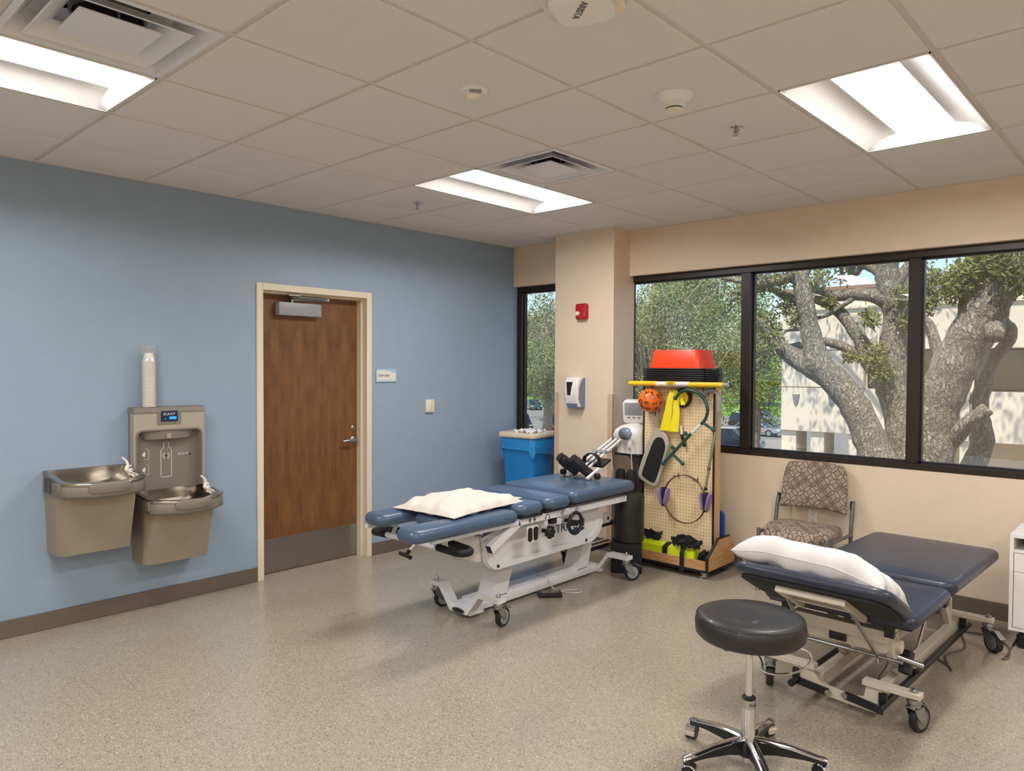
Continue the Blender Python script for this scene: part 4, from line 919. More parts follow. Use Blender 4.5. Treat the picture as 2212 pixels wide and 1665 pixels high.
b = B(); b.prism([(-1.22+0.085*math.cos(R(a_)), 0.418+0.016*math.sin(R(a_))) for a_ in range(0, 360, 20)], 'x', 1.786, 1.7872); obj('swoosh', b, 'print_navy', T)
# controls on the near rail
pl = obj('switch_plate', B().box(1.899, 1.906, -1.897, -1.79, 0.455, 0.562, 0.002, 1), 'white_plastic', T)
for y in (-1.871, -1.817):
    rk = obj('rocker_switch', B().pad(-0.021, 0.021, -0.046, 0.046, 0, 0.006, 0.02, 0.003, X=Matrix(((0, 0, 1, 1.906), (1, 0, 0, y), (0, 1, 0, 0.508), (0, 0, 0, 1)))), 'dark_plastic', pl)
    # raised rocker body
for y in (-1.68,):
    b = B(); b.lathe([(0.014, -0.05), (0.014, 0.0), (0.03, 0.004), (0.036, 0.012), (0.036, 0.026), (0.028, 0.034), (0.001, 0.036)], (1.90, y, 0.495), 20, axis=(1, 0, 0))
    kb = obj('knob', b, 'dark_plastic', T)
    for q in range(7):
        a_ = 2*math.pi*q/7; b = B(); b.cyl((1.902, y+0.034*math.cos(a_), 0.495+0.034*math.sin(a_)), (1.926, y+0.034*math.cos(a_), 0.495+0.034*math.sin(a_)), 0.010, n=8); obj('lobe', b, 'dark_plastic', kb)
wy, wz = -1.45, 0.525
b = B(); b.tube([(1.945, wy+0.07*math.cos(2*math.pi*k/28), wz+0.07*math.sin(2*math.pi*k/28)) for k in range(28)], 0.0125, 10, closed=True); hw_ = obj('handwheel', b, 'dark_plastic', T)
b = B(); b.box(1.938, 1.95, wy-0.068, wy+0.068, wz-0.013, wz+0.013); b.cyl((1.86, wy, wz), (1.955, wy, wz), 0.02, n=14); obj('spoke', b, 'dark_plastic', hw_)
b = B(); b.tube([(1.82, wy-0.08, wz), (1.94, wy-0.02, wz)], 0.008, 8); obj('shaft', b, 'zinc', hw_)
for y0, y1, z0, z1, m_ in ((-1.63, -1.575, 0.535, 0.572, 'dark_plastic'), (-1.57, -1.52, 0.52, 0.575, 'white_metal'), (-1.70, -1.665, 0.515, 0.575, 'white_metal')): obj('gear_block', B().box(1.83, 1.885, y0, y1, z0, z1, 0.003, 1), m_, T)
for y in (-1.865, -1.82):
    b = B(); b.cyl((1.9, y, 0.611), (1.9012, y, 0.611), 0.005, n=10); b.box(1.9, 1.9012, y-0.009, y+0.009, 0.592, 0.605); b.box(1.9, 1.9012, y-0.009, y-0.005, 0.58, 0.592); b.box(1.9, 1.9012, y+0.005, y+0.009, 0.58, 0.592); obj('pictogram', b, 'print_black', T)
b = B(); b.tube([(1.9008, y, z) for y, z in arc(-1.69, 0.592, 0.02, 10, 170, 10)], 0.002, 4)
for s in (-1, 1): b.cyl((1.9, -1.69+s*0.02, 0.589), (1.9012, -1.69+s*0.02, 0.589), 0.006, n=8)
obj('pictogram', b, 'print_black', T)
for y in (-1.535, -1.375):
    b = B(); b.tube([(1.9008, yy, z) for yy, z in arc(y, 0.601, 0.015, 0, 340, 16)], 0.0022, 4); b.box(1.9, 1.9012, y-0.01, y+0.01, 0.599, 0.603); obj('pictogram', b, 'print_black', T)
    b = B(); b.tube([(1.9008, y+(-0.055 if y < -1.5 else 0.03)+u, 0.588+v) for u, v in ((0, 0), (0.012, 0.022), (0.024, 0), (0, 0))], 0.0009, 4); obj('pictogram', b, 'grey_plastic', T)
b = B(); b.tube([(1.9008, -0.86, 0.611), (1.9008, -0.84, 0.611)], 0.0012, 4); b.tube([(1.9008, -0.815, 0.6), (1.9008, -0.795, 0.613)], 0.0015, 4); b.tube([(1.9008, -0.835, 0.588), (1.9008, -0.825, 0.6), (1.9008, -0.81, 0.588)], 0.0009, 4); obj('pictogram', b, 'print_black', T)
# pedestal, base and casters
b = B(); b.prism([(-1.985, 0.075), (-1.845, 0.075), (-1.745, 0.36), (-1.885, 0.36)], 'x', 1.545, 1.68); obj('pedestal_leg', b, 'white_metal', T, smooth=0)
b = B(); b.prism([(-1.075, 0.075), (-0.955, 0.075), (-0.80, 0.58), (-0.90, 0.58)], 'x', 1.545, 1.68); obj('pedestal_leg', b, 'white_metal', T, smooth=0)
b = B(); b.prism([(-0.99, 0.385), (-0.72, 0.385), (-0.70, 0.41), (-0.72, 0.46), (-0.88, 0.46)], 'x', 1.68, 1.715); br = obj('pivot_bracket', b, 'white_metal', T, smooth=30)
b = B(); b.cyl((1.715, -0.745, 0.42), (1.719, -0.745, 0.42), 0.013, n=14); obj('pivot_bolt', b, 'zinc', br)
obj('base_beam', B().box(1.53, 1.68, -2.12, -0.84, 0.02, 0.088, 0.008), 'white_metal', T)
for yy in (-2.2, -0.83):
    b = B(); b.ribbon([(1.355, 0.172), (1.45, 0.172), (1.555, 0.045), (1.70, 0.045), (1.80, 0.172), (1.975, 0.172)], 0.028, 'y', yy-0.036, yy+0.036); obj('outrigger', b, 'white_metal', T, smooth=0)
    obj('base_foot', B().box(1.54, 1.72, yy-0.02, yy+(0.1 if yy < -1 else 0.02), 0.025, 0.075), 'white_metal', T)
b = B(); b.prism([(1.63+0.058*math.cos(R(a_)), 0.046+0.018*math.sin(R(a_))) for a_ in range(0, 360, 18)], 'y', -2.2385, -2.236); bd = obj('badge', b, 'grey_steel', T)
b = B(); b.prism([(1.63+0.046*math.cos(R(a_)), 0.046+0.011*math.sin(R(a_))) for a_ in range(0, 360, 18)], 'y', -2.2395, -2.238); obj('badge_field', b, 'dark_plastic', bd)
for x, y, rz in ((1.385, -2.2, 80), (1.945, -2.2, 100), (1.945, -0.83, 60), (1.36, -0.83, 100)):
    c = caster(T, (x-1.615, y+1.5, 0), R(rz), 0.06, 0.16)
    b = B(); b.lathe([(0.012, 0.185), (0.011, 0.2), (0.006, 0.212), (0.001, 0.213)], n=12); obj('stem_cap', b, 'alu', c, loc=(0, 0, 0))
# end bracket and arms reaching toward the traction unit
b = B(); b.tube([(1.86, -0.76, 0.628), (1.86, -0.69, 0.628), (1.86, -0.69, 0.66)], 0.006, 8); obj('end_bracket', b, 'white_metal', T)
for x in (1.52, 1.59): obj('stand_arm', B().box(x, x+0.03, -0.84, -0.50, 0.16, 0.19), 'alu', T)
obj('stand_arm', B().box(1.60, 1.66, -0.80, -0.46, 0.34, 0.38), 'alu', T)
kb = obj('clamp_knob', B().lathe([(0.008, 0.38), (0.008, 0.40), (0.024, 0.405), (0.024, 0.415), (0.001, 0.418)], (1.63, -0.70, 0), 14), 'dark_plastic', T)

pillow('pillow', 'cream pillow lying on the slate blue traction table', 0.52, 0.66, 0.125, Matrix.Translation((1.605, -2.20, 0.712)) @ Matrix.Rotation(R(4), 4, 'Z'), 'linen', (1.60, -2.17, 0.69), 0.0, 3, lambda u, v: -0.03*(v < -0.5)*(abs(v)-0.5)*0.5)
solo('paper_slip', B().obox((1.72, -1.86, 0.716), (0.11, 0.14, 0.0012), (0, 0, 0.3)), 'paper_green', 'pale green paper slip tucked beside the cream pillow', 'paper', (1.72, -1.86, 0.714))
t = thing('hand_control', 'black hand control lying on the floor under the traction table', 'remote', (1.768, -1.50, 0), rotz=R(48), local=True)
obj('case', B().box(-0.08, 0.08, -0.05, 0.05, 0.0, 0.028, 0.006), 'dark_plastic', t, loc=(0, 0, 0))
obj('screen', B().box(-0.06, 0.06, -0.036, 0.036, 0.028, 0.0295, 0.0005, 1), 'dark_glass', t, loc=(0, 0, 0))
b = B(); P_ = [(1.50, -1.62, 0.345), (1.49, -1.62, 0.2), (1.42, -1.60, 0.06), (1.36, -1.52, 0.006), (1.40, -1.42, 0.006), (1.475, -1.405, 0.02), (1.512, -1.405, 0.07), (1.545, -1.41, 0.0945), (1.60, -1.42, 0.0925), (1.655, -1.425, 0.0945), (1.695, -1.42, 0.07), (1.71, -1.40, 0.02), (1.76, -1.375, 0.005), (1.84, -1.36, 0.005), (1.88, -1.29, 0.005), (1.83, -1.27, 0.005), (1.78, -1.34, 0.006), (1.79, -1.40, 0.012), (1.79, -1.44, 0.014)]
b.tube(smoothpath(P_, 6), 0.004, 6); solo('control_cable', b, 'cord_white', 'pale cable looping over the traction table base to the hand control', 'cable', (1.6, -1.45, 0))

# ------------------------------------------------------------------ cervical traction device on the table
t = thing('neck_traction_frame', 'black padded neck traction frame with white rails lying on the table', 'traction device', (1.62, -0.93, 0.735))
b = B(); b.tube([(1.45, -0.955, 0.745), (1.76, -1.005, 0.745)], 0.008, 8); b.tube([(1.45, -0.925, 0.745), (1.76, -0.975, 0.745)], 0.008, 8); obj('base_bar', b, 'alu', t)
for x, y, r_ in ((1.50, -0.93, 0), (1.64, -0.95, 1)):
    b = B(); P_ = smoothpath([(x+0.03, y+0.03, 0.775), (x+0.0, y-0.02, 0.82), (x-0.03, y-0.07, 0.875), (x-0.045, y-0.10, 0.905)], 4)
    b.tube(P_, [0.036]*5+[0.042]*4+[0.036]*3+[0.02], 14); pd = obj('neck_pad', b, 'black_vinyl', t, smooth=60)
for x, y in ((1.50, -0.93), (1.71, -0.96)):
    b = B(); b.ribbon([(y-0.05, 0.752), (y+0.10, 0.815)], 0.012, 'x', x-0.012, x+0.012); obj('side_rail', b, 'white_metal', t)
for x, y in ((1.43, -0.94), (1.765, -0.955)): obj('adjust_knob', B().lathe([(0.02, -0.02), (0.024, -0.01), (0.024, 0.012), (0.018, 0.018)], (x, y, 0.77), 12, axis=(1, 0, 0)), 'dark_plastic', t)
for dx in (-0.05, 0, 0.05): obj('slide_rail', B().tube([(1.585+dx, -0.93, 0.80), (1.565+dx*0.9, -0.43, 0.995)], 0.011, 10), 'white_metal', t)
b = B(); b.prism([(-0.83, 0.83), (-0.72, 0.875), (-0.715, 0.86), (-0.82, 0.815)], 'x', 1.53, 1.72); obj('head_plate', b, 'black_rubber', t)
b = B(); b.ribbon([(1.545, 0.84), (1.56, 0.89), (1.60, 0.918), (1.65, 0.918), (1.69, 0.89), (1.70, 0.84)], 0.006, 'y', -0.86, -0.815); obj('head_strap', b, 'black_foam', t)
obj('carriage', B().obox((1.575, -0.66, 0.915), (0.13, 0.04, 0.02), (R(-21), 0, 0)), 'grey_plastic', t)
b = B(); b.tube(smoothpath([(1.575, -0.64, 0.925), (1.58, -0.52, 0.90), (1.57, -0.40, 0.93), (1.575, -0.36, 1.02), (1.58, -0.345, 1.06)], 5), 0.003, 5); obj('pull_cord', b, 'dark_plastic', t)

# ------------------------------------------------------------------ traction unit on its stand
t = thing('traction_unit', 'white traction machine with a screen on a grey stand', 'machine', (1.58, -0.24, 0))
mx, my = 1.575, -0.20
rings = []
for z, w_, d_, dx in ((0.87, 0.125, 0.105, 0.012), (0.95, 0.128, 0.11, 0.01), (0.965, 0.135, 0.125, 0.0), (1.02, 0.14, 0.145, -0.004), (1.065, 0.125, 0.14, 0.004), (1.10, 0.09, 0.105, 0.02), (1.118, 0.045, 0.06, 0.035)):
    rings.append([(mx+dx+w_*math.copysign(abs(math.cos(a_))**0.6, math.cos(a_)), my+d_*math.copysign(abs(math.sin(a_))**0.6, math.sin(a_)), z) for a_ in [2*math.pi*k/32 for k in range(32)]])
b = B(); b.loft(rings); obj('body', b, 'white_plastic', t, smooth=60)
b = B(); b.sphere((mx+0.012, my-0.126, 1.035), (0.072, 0.034, 0.052), 20, 10); cupp = obj('pulley_recess', b, 'bluegrey_plastic', t)
b = B(); b.sphere((mx+0.004, my-0.156, 1.03), (0.034, 0.012, 0.036), 14, 8); obj('pulley', b, 'grey_steel', cupp)
obj('front_clip', B().obox((mx+0.05, my-0.118, 0.955), (0.03, 0.02, 0.07), (0, R(8), 0), 0.004), 'white_plastic', t)
b = B(); b.cyl((mx+0.035, my, 1.11), (mx+0.04, my-0.01, 1.15), 0.045, 0.04, 20); obj('neck', b, 'white_plastic', t)
hx, hy, hz = mx+0.034, my-0.03, 1.225
def HM(dz=0): return Matrix.Translation((hx, hy, hz)) @ Matrix.Rotation(R(22), 4, 'Z') @ Matrix.Rotation(R(12), 4, 'X')
X = HM() @ Matrix(((1, 0, 0, 0), (0, 0, -1, 0), (0, 1, 0, 0), (0, 0, 0, 1)))
hd = obj('screen_head', B().pad(-0.092, 0.092, -0.105, 0.092, -0.035, 0.045, 0.035, 0.02, 0, 4, X), 'white_plastic', t, smooth=60)
X2 = HM() @ Matrix(((1, 0, 0, 0), (0, 0, -1, -0.044), (0, 1, 0, 0), (0, 0, 0, 1)))
obj('screen', B().pad(-0.072, 0.072, -0.03, 0.075, 0, 0.003, 0.006, 0.001, 0, 2, X2), 'grey_plastic', hd)
for k in range(3): obj('button', B().pad(-0.05+k*0.042, -0.028+k*0.042, -0.055, -0.046, 0, 0.004, 0.004, 0.001, 0, 2, X2), 'grey_steel', hd)
obj('tray', B().box(mx-0.11, mx+0.135, my-0.11, my+0.12, 0.852, 0.872, 0.006), 'dark_plastic', t)
b = B(); b.loft([[(mx+0.05+s*w_, my+q*w_, z) for s, q in ((-1, -1), (1, -1), (1, 1), (-1, 1))] for z, w_ in ((0.85, 0.06), (0.79, 0.03), (0.05, 0.03))]); obj('column', b, 'grey_steel', t, smooth=0)
b = B(); b.box(mx-0.15, mx+0.11, my-0.03, my+0.03, 0.0, 0.05); b.box(mx-0.03, mx+0.1, -0.30, 0.0, 0.0, 0.05); obj('foot', b, 'grey_steel', t, smooth=0)
obj('pad_bracket', B().box(1.565, 1.675, -0.35, -0.20, 0.50, 0.525), 'grey_steel', t)
for x, y in ((1.572, -0.37), (1.664, -0.348)):
    b = B(); b.lathe([(0.03, 0.40), (0.044, 0.42), (0.046, 0.58), (0.042, 0.72), (0.028, 0.748), (0.001, 0.752)], (x, y, 0), 18); obj('knee_pad', b, 'black_foam', t)
for x, y, z0 in ((1.455, -0.33, 0.99), (1.66, -0.345, 1.0)):
    b = B(); b.tube(smoothpath([(x, y, z0), (x+0.005, y-0.01, 0.86), (x+0.02, y-0.01, 0.70), (x+0.02, y, 0.60)], 4), 0.0035, 5); obj('cable', b, 'cord_white', t)

# black foam blocks in front of the stand
X = Matrix.Translation((1.79, -0.60, 0)) @ Matrix.Rotation(R(33.5), 4, 'Z')
solo('foam_block', B().box(-0.118, 0.118, -0.1, 0.1, 0, 0.232, 0.012, 2, X), 'black_foam', 'square black foam block on the floor under the black bolster', 'block', (1.79, -0.60, 0))
b = B(); b.lathe([(0.10, 0.232), (0.114, 0.238), (0.118, 0.25), (0.118, 0.585), (0.114, 0.598), (0.10, 0.604)], (1.80, -0.585, 0), 36); solo('foam_bolster', b, 'black_vinyl', 'upright black vinyl bolster standing on the black foam block', 'bolster', (1.80, -0.585, 0.232))

# ------------------------------------------------------------------ waste bin in the corner
t = thing('waste_bin', 'tall blue waste bin with blue liner and cream lid in the corner', 'bin', (0.40, -0.19, 0), rotz=R(6), local=True)
def tap(h0, h1, z0, z1, r_=0.04): return [[(x, y, z0) for x, y in rr(-h0, h0, -h0, h0, r_)], [(x, y, z1) for x, y in rr(-h1, h1, -h1, h1, r_)]]
b = B(); b.loft(tap(0.145, 0.185, 0, 0.93)); obj('body', b, 'bin_blue', t, loc=(0, 0, 0))
b = B(); rings = []
for q, (z, h) in enumerate(((0.945, 0.188), (0.90, 0.196), (0.85, 0.20), (0.80, 0.203))):
    ring = []
    base_ = rr(-h, h, -h, h, 0.05, 8)
    for k, (x, y) in enumerate(base_):
        w_ = math.sin(k*1.1+q)*0.006*q/3+math.sin(k*2.7)*0.005*q/3; zz = z-(0.05*(0.5+0.5*math.sin(k*0.62+1)) if q == 3 else 0)-(0.02*math.sin(k*0.9) if q >= 2 else 0)
        ring.append((x*(1+w_*4), y*(1+w_*4), zz))
    rings.append(ring)
b.loft(rings, False, False); obj('liner', b, 'bag_blue', t, loc=(0, 0, 0), smooth=70)
b = B(); h = 0.205
b.loft([[(x, y, z) for x, y in rr(-h+i, h-i, -h+i, h-i, 0.035)] for i, z in ((0.0, 0.925), (-0.004, 0.93), (-0.003, 0.963), (0.006, 0.972), (0.03, 0.972), (0.045, 0.955), (0.06, 0.952))]); obj('lid', b, 'bin_lid', t, loc=(0, 0, 0), smooth=50)
t = thing('crumpled_paper', 'crumpled white paper lying on the cream bin lid', 'paper', (0.40, -0.17, 0.953))
b = B(); N = 12
vv = [[b.bm.verts.new((0.31+0.22*i/N, -0.30+0.22*j/N, 0.9635+0.012*(math.sin(i*1.9+j)+math.sin(j*2.3-i*0.7)+1.2))) for j in range(N+1)] for i in range(N+1)]
for i in range(N):
    for j in range(N): b.bm.faces.new((vv[i][j], vv[i+1][j], vv[i+1][j+1], vv[i][j+1]))
obj('sheet', b, 'paper', t, smooth=0)

# ------------------------------------------------------------------ pegboard cart
PC = thing('pegboard_cart', 'rolling oak pegboard cart loaded with exercise gear', 'cart', (2.05, -0.215, 0))
PX0, PX1, PYF = 1.715, 2.35, -0.262
obj('pegboard', B().box(PX0+0.012, PX1-0.012, PYF, PYF+0.006, 0.10, 1.445), 'pegboard', PC, smooth=0)
for x0, x1 in ((PX0, PX0+0.014), (PX1-0.014, PX1)): obj('edge_trim', B().box(x0, x1, PYF-0.003, PYF+0.006, 0.10, 1.445), 'dark_plastic', PC, smooth=0)
for x0, x1 in ((PX0, PX0+0.02), (PX1-0.02, PX1)): obj('side_board', B().box(x0, x1, PYF+0.006, -0.165, 0.10, 1.445), 'oak_wood_z', PC, smooth=0)
obj('back_board', B().box(PX0+0.02, PX1-0.02, -0.172, -0.166, 0.10, 1.445), 'pegboard', PC, smooth=0)
obj('top_board', B().box(1.70, 2.375, -0.3315, -0.05, 1.447, 1.462), 'dark_plastic', PC, smooth=0)
sidep = [(-0.425, 0.068), (0.0, 0.068), (0.0, 0.19), (-0.075, 0.285), (-0.255, 0.285), (-0.425, 0.165)]
for x0, x1 in ((1.69, 1.708), (2.375, 2.393)):
    b = B(); b.prism(sidep, 'x', x0, x1); obj('base_side', b, 'oak_wood', PC, smooth=0)
    xx = x1 if x0 > 2 else x0-0.004
    b = B(); b.ribbon([(-0.425, 0.068), (-0.425, 0.165), (-0.255, 0.285), (-0.075, 0.285)], 0.008, 'x', x0-0.002, x1+0.001); obj('edge_band', b, 'dark_plastic', PC, smooth=0)
obj('base_front', B().box(1.708, 2.375, -0.415, -0.398, 0.068, 0.135), 'oak_wood_x', PC, smooth=0)
obj('base_back', B().box(1.708, 2.375, -0.02, -0.005, 0.068, 0.135), 'oak_wood_x', PC, smooth=0)
obj('tray_floor', B().box(1.708, 2.375, -0.398, -0.02, 0.068, 0.085), 'dark_plastic', PC, smooth=0)
obj('underframe', B().box(1.70, 2.385, -0.42, -0.005, 0.05, 0.068), 'dark_plastic', PC, smooth=0)
for x, y in ((1.75, -0.36), (2.33, -0.36), (1.75, -0.06), (2.33, -0.06)):
    c = caster(PC, (x-2.05, y+0.215, 0), R(random.uniform(-40, 40)), 0.02, 0.05, 'alu', False, off=0.012)
for x, z, yr in ((1.80, 1.427, -0.352), (2.02, 1.398, -0.334), (2.25, 1.425, -0.352), (2.30, 1.396, -0.305), (2.16, 1.397, -0.352), (1.868, 1.245, -0.286), (1.83, 1.221, -0.352), (2.05, 0.738, -0.337), (2.215, 0.722, -0.337)):
    b = B(); b.tube([(x, -0.258, z), (x, yr, z-0.004), (x, yr-0.005, z+0.012)], 0.0025, 5); b.tube([(x, -0.266, z+0.015), (x, -0.266, z-0.03)], 0.0025, 5); obj('peg_hook', b, 'dark_plastic', PC)
# stacked steps
for k in range(7):
    b = B(); z = 1.462+k*0.0165; b.pad(1.765, 2.285, -0.325, -0.045, z+0.001, z+0.0165, 0.03, 0.003, 0, 2); b.pad(1.752, 2.298, -0.338, -0.032, z+0.006, z+0.0145, 0.03, 0.003, 0, 2); s_ = thing('step_platform', 'lowest black plastic step, resting on the pegboard cart top' if k == 0 else 'topmost black plastic step, directly under the red tub' if k == 6 else 'black plastic step within the stack on the pegboard cart', 'step', (2.025, -0.185, z), group='stacked black steps on the cart'); obj('deck', b, 'step_black', s_)
    for x in (1.752, 2.298): obj('side_lip', B().box(x-0.012, x+0.012, -0.31, -0.06, z+0.002, z+0.012, 0.004), 'step_black', s_)
b = B(); zb = 1.462+7*0.0165
b.loft([[(x, y, z) for x, y in rr(1.80+i, 2.25-i, -0.325+i*0.55, -0.045-i*0.55, 0.03)] for i, z in ((0, zb), (0.0, zb+0.012), (0.012, zb+0.05), (0.026, zb+0.135), (0.032, zb+0.142))]); solo('red_tub', b, 'step_red', 'orange red plastic tub upside down on the stacked black steps', 'tub', (2.025, -0.185, zb))
# yellow and white rod along the top
t = thing('exercise_bar', 'yellow and white weighted exercise bar across the cart top', 'bar', (2.02, -0.36, 1.445))
for x0, x1, m_ in ((1.64, 1.895, 'yellow_tube'), (1.895, 2.18, 'print_white'), (2.18, 2.462, 'yellow_tube')):
    b = B(); b.tube([(x0, -0.352, 1.452), (x1, -0.352, 1.455)], 0.0195, 16); obj('bar_section', b, m_, t)
b = B(); b.tube([(1.985, -0.352, 1.4545), (2.075, -0.352, 1.4546)], 0.0199, 16); lb = obj('label_band', b, 'yellow_tube', t)
for k, s_ in enumerate((0.06, 0.04, 0.05)): obj('label_print', B().box(2.03-s_/2, 2.03+s_/2, -0.3725, -0.3715, 1.462-k*0.008, 1.465-k*0.008), 'print_black', lb)
b = B(); b.tube([(2.462, -0.352, 1.455), (2.50, -0.352, 1.455)], 0.017, 14); obj('end_plug', b, 'grey_plastic', t)
# orange letter ball
BC = Vector((1.837, -0.357, 1.318)); br_ = 0.094
t = thing('letter_ball', 'orange ball printed with dark letters hanging on the pegboard', 'ball', BC, local=True)
obj('shell', B().sphere((0, 0, 0), br_, 32, 20), 'orange_ball', t, loc=(0, 0, 0), smooth=80)
view = (Vector((4.98, -5.37, 1.58))-BC).normalized(); vr = Vector((0, 0, 1)).cross(view).normalized(); vu = view.cross(vr)
for ch, u, v, rot in (('A', -0.30, 0.66, 155), ('4', 0.14, 0.62, -12), ('1', -0.42, 0.30, 200), ('G', 0.22, 0.28, 8), ('U', 0.66, 0.40, -100), ('D', -0.74, -0.06, 60), ('B', -0.28, -0.16, 80), ('2', 0.42, -0.22, -80), ('S', 0.86, -0.16, -60), ('F', -0.12, -0.62, 100), ('A', 0.52, -0.62, -60), ('E', -0.62, -0.52, 70)):
    d = (vr*u+vu*v+view*math.sqrt(max(0, 1-u*u-v*v))).normalized(); q = vr-d*vr.dot(d); q.normalize(); w_ = d.cross(q)
    xd = q*math.cos(R(rot))+w_*math.sin(R(rot)); text('letter', ch, 0.05, d*(br_+0.0005), xd, d.cross(xd), 'ring_brown', t, depth=0.003)
# yellow band
t = thing('resistance_band', 'yellow rubber resistance band knotted over a peg hook', 'band', (2.0, -0.31, 1.07))
def strip(pts, w_, th=0.003):
    b = B(); rings = []
    for x, z, y, ww in pts: rings.append([(x-ww/2, y, z), (x+ww/2, y+0.012, z), (x+ww/2, y+0.012+th, z), (x-ww/2, y+th, z)])
    b.loft(rings); return b
obj('loop', strip([(2.022, 1.405, -0.325, 0.035), (2.007, 1.36, -0.335, 0.045), (1.987, 1.25, -0.335, 0.055), (1.967, 1.14, -0.335, 0.075), (1.957, 1.085, -0.335, 0.085)], 0), 'yellow_band', t)
obj('loop', strip([(2.032, 1.405, -0.315, 0.035), (2.047, 1.33, -0.318, 0.045), (2.047, 1.22, -0.318, 0.05), (2.032, 1.12, -0.32, 0.07), (2.027, 1.08, -0.322, 0.08)], 0), 'yellow_band', t)
b = B(); b.sphere((2.094, -0.32, 1.335), (0.02, 0.012, 0.02), 12, 8); obj('knot', b, 'yellow_band', t)
obj('tail', strip([(2.098, 1.338, -0.332, 0.018), (2.112, 1.312, -0.334, 0.028), (2.114, 1.292, -0.334, 0.032)], 0), 'yellow_band', t)
# round exercise wheel with handles
t = thing('ab_roller', 'yellow roller wheel with a black tyre hanging behind the yellow band', 'wheel', (2.06, -0.285, 1.27))
b = B(); b.lathe([(0.055, -0.012), (0.074, -0.014), (0.078, 0), (0.074, 0.014), (0.055, 0.012)], (2.082, -0.277, 1.345), 36, axis=(0, 1, 0), cap=False); obj('tyre', b, 'black_rubber', t)
b = B(); b.lathe([(0.012, -0.02), (0.026, -0.018), (0.03, -0.011), (0.058, -0.011), (0.06, 0.008), (0.012, 0.014)], (2.082, -0.277, 1.345), 30, axis=(0, 1, 0)); obj('disc', b, 'yellow_tube', t)
b = B(); b.tube([(2.072, -0.285, 1.13), (2.085, -0.285, 1.05)], 0.009, 10); obj('rod', b, 'white_plastic', t)
b = B(); b.tube([(2.083, -0.285, 1.06), (2.108, -0.285, 0.965)], 0.0125, 10); obj('grip', b, 'black_foam', t)
# green massage cane
t = thing('massage_cane', 'dark green hooked massage cane hanging across the pegboard', 'cane', (2.15, -0.352, 0.84))
CY = -0.352
hook = [(2.065, 1.349), (2.105, 1.39), (2.160, 1.41), (2.230, 1.40), (2.290, 1.365), (2.325, 1.31), (2.335, 1.25), (2.315, 1.19), (2.282, 1.155)]
b = B(); b.tube(smoothpath([(x, CY, z) for x, z in hook], 4), 0.0125, 10); obj('hook', b, 'green_cane', t)
obj('end_ball', B().sphere((2.062, CY, 1.345), 0.0175, 14, 8), 'green_cane', t)
b = B(); b.tube([(2.285, CY, 1.158), (2.203, CY, 1.08)], 0.0125, 10); obj('middle_sleeve', b, 'white_plastic', t)
b = B(); b.tube([(2.206, CY, 1.084), (1.965, CY, 0.832)], 0.0125, 10); obj('shaft', b, 'green_cane', t)
obj('end_ball', B().sphere((1.963, CY, 0.83), 0.018, 14, 8), 'green_cane', t)
for p0, p1 in (((2.295, 1.17), (2.385, 1.118)), ((2.040, 0.91), (2.132, 0.842)), ((2.180, 1.057), (2.152, 1.078)), ((2.070, 0.94), (2.042, 0.962))):
    b = B(); b.tube([(p0[0], CY, p0[1]), (p1[0], CY, p1[1])], 0.0115, 8); b.sphere((p1[0], CY, p1[1]), 0.016, 12, 8); obj('knob', b, 'green_cane', t)
# walking cane
t = thing('walking_cane', 'grey aluminium walking cane hooked on the pegboard edge', 'cane', (2.32, -0.30, 0.66))
WY = -0.302
b = B(); b.tube(smoothpath([(2.268, WY, 1.315), (2.265, WY, 1.35), (2.285, WY, 1.395), (2.335, WY, 1.41), (2.385, WY, 1.392), (2.405, WY, 1.34), (2.402, WY, 1.255)], 5), 0.0145, 12); obj('crook_grip', b, 'grey_plastic', t)
b = B(); b.tube([(2.402, WY, 1.26), (2.325, WY, 0.815)], 0.0105, 10); obj('upper_shaft', b, 'alu', t)
b = B(); b.tube([(2.327, WY, 0.83), (2.325, WY, 0.81)], 0.014, 10); obj('collar', b, 'grey_steel', t)
b = B(); b.tube([(2.326, WY, 0.815), (2.302, WY, 0.665)], 0.009, 10); obj('lower_shaft', b, 'alu', t)
b = B(); b.tube([(2.302, WY, 0.672), (2.299, WY, 0.65)], 0.013, 10); obj('tip', b, 'black_rubber', t)
# grey paddle-shaped pad
t = thing('transfer_pad', 'grey fabric pad with a black centre hanging on a strap', 'pad', (1.83, -0.32, 0.63))
out = [(1.885, 1.10), (1.915, 1.095), (1.955, 1.06), (1.985, 1.0), (1.985, 0.95), (1.96, 0.87), (1.92, 0.74), (1.895, 0.665), (1.865, 0.628), (1.82, 0.632), (1.735, 0.675), (1.712, 0.70), (1.715, 0.755), (1.76, 0.88), (1.80, 0.985), (1.845, 1.075)]
def rnd2(pl): return [(q.x, q.y) for q in smoothpath([Vector((x, z, 0)) for x, z in pl+[pl[0]]], 3)[:-1]]
out = rnd2(out)
def insetp(pl, d):
    cx = sum(p[0] for p in pl)/len(pl); cz = sum(p[1] for p in pl)/len(pl)
    return [(x+(cx-x)*d, z+(cz-z)*d) for x, z in pl]
PY_ = -0.325
b = B(); b.loft([[(x, y, z) for x, z in insetp(out, d)] for d, y in ((0.05, PY_+0.03), (0.0, PY_+0.022), (0.0, PY_+0.006), (0.04, PY_), (0.10, PY_-0.002))]); obj('body', b, 'pad_grey', t, smooth=50)
inn = [(1.90, 1.03), (1.94, 1.02), (1.96, 0.97), (1.955, 0.92), (1.915, 0.79), (1.88, 0.69), (1.86, 0.665), (1.83, 0.668), (1.765, 0.70), (1.752, 0.72), (1.765, 0.77), (1.815, 0.90), (1.86, 1.0)]
inn = rnd2(inn)
b = B(); b.loft([[(x, y, z) for x, z in inn] for y in (PY_-0.001, PY_-0.006)]); obj('centre_panel', b, 'black_foam', t)
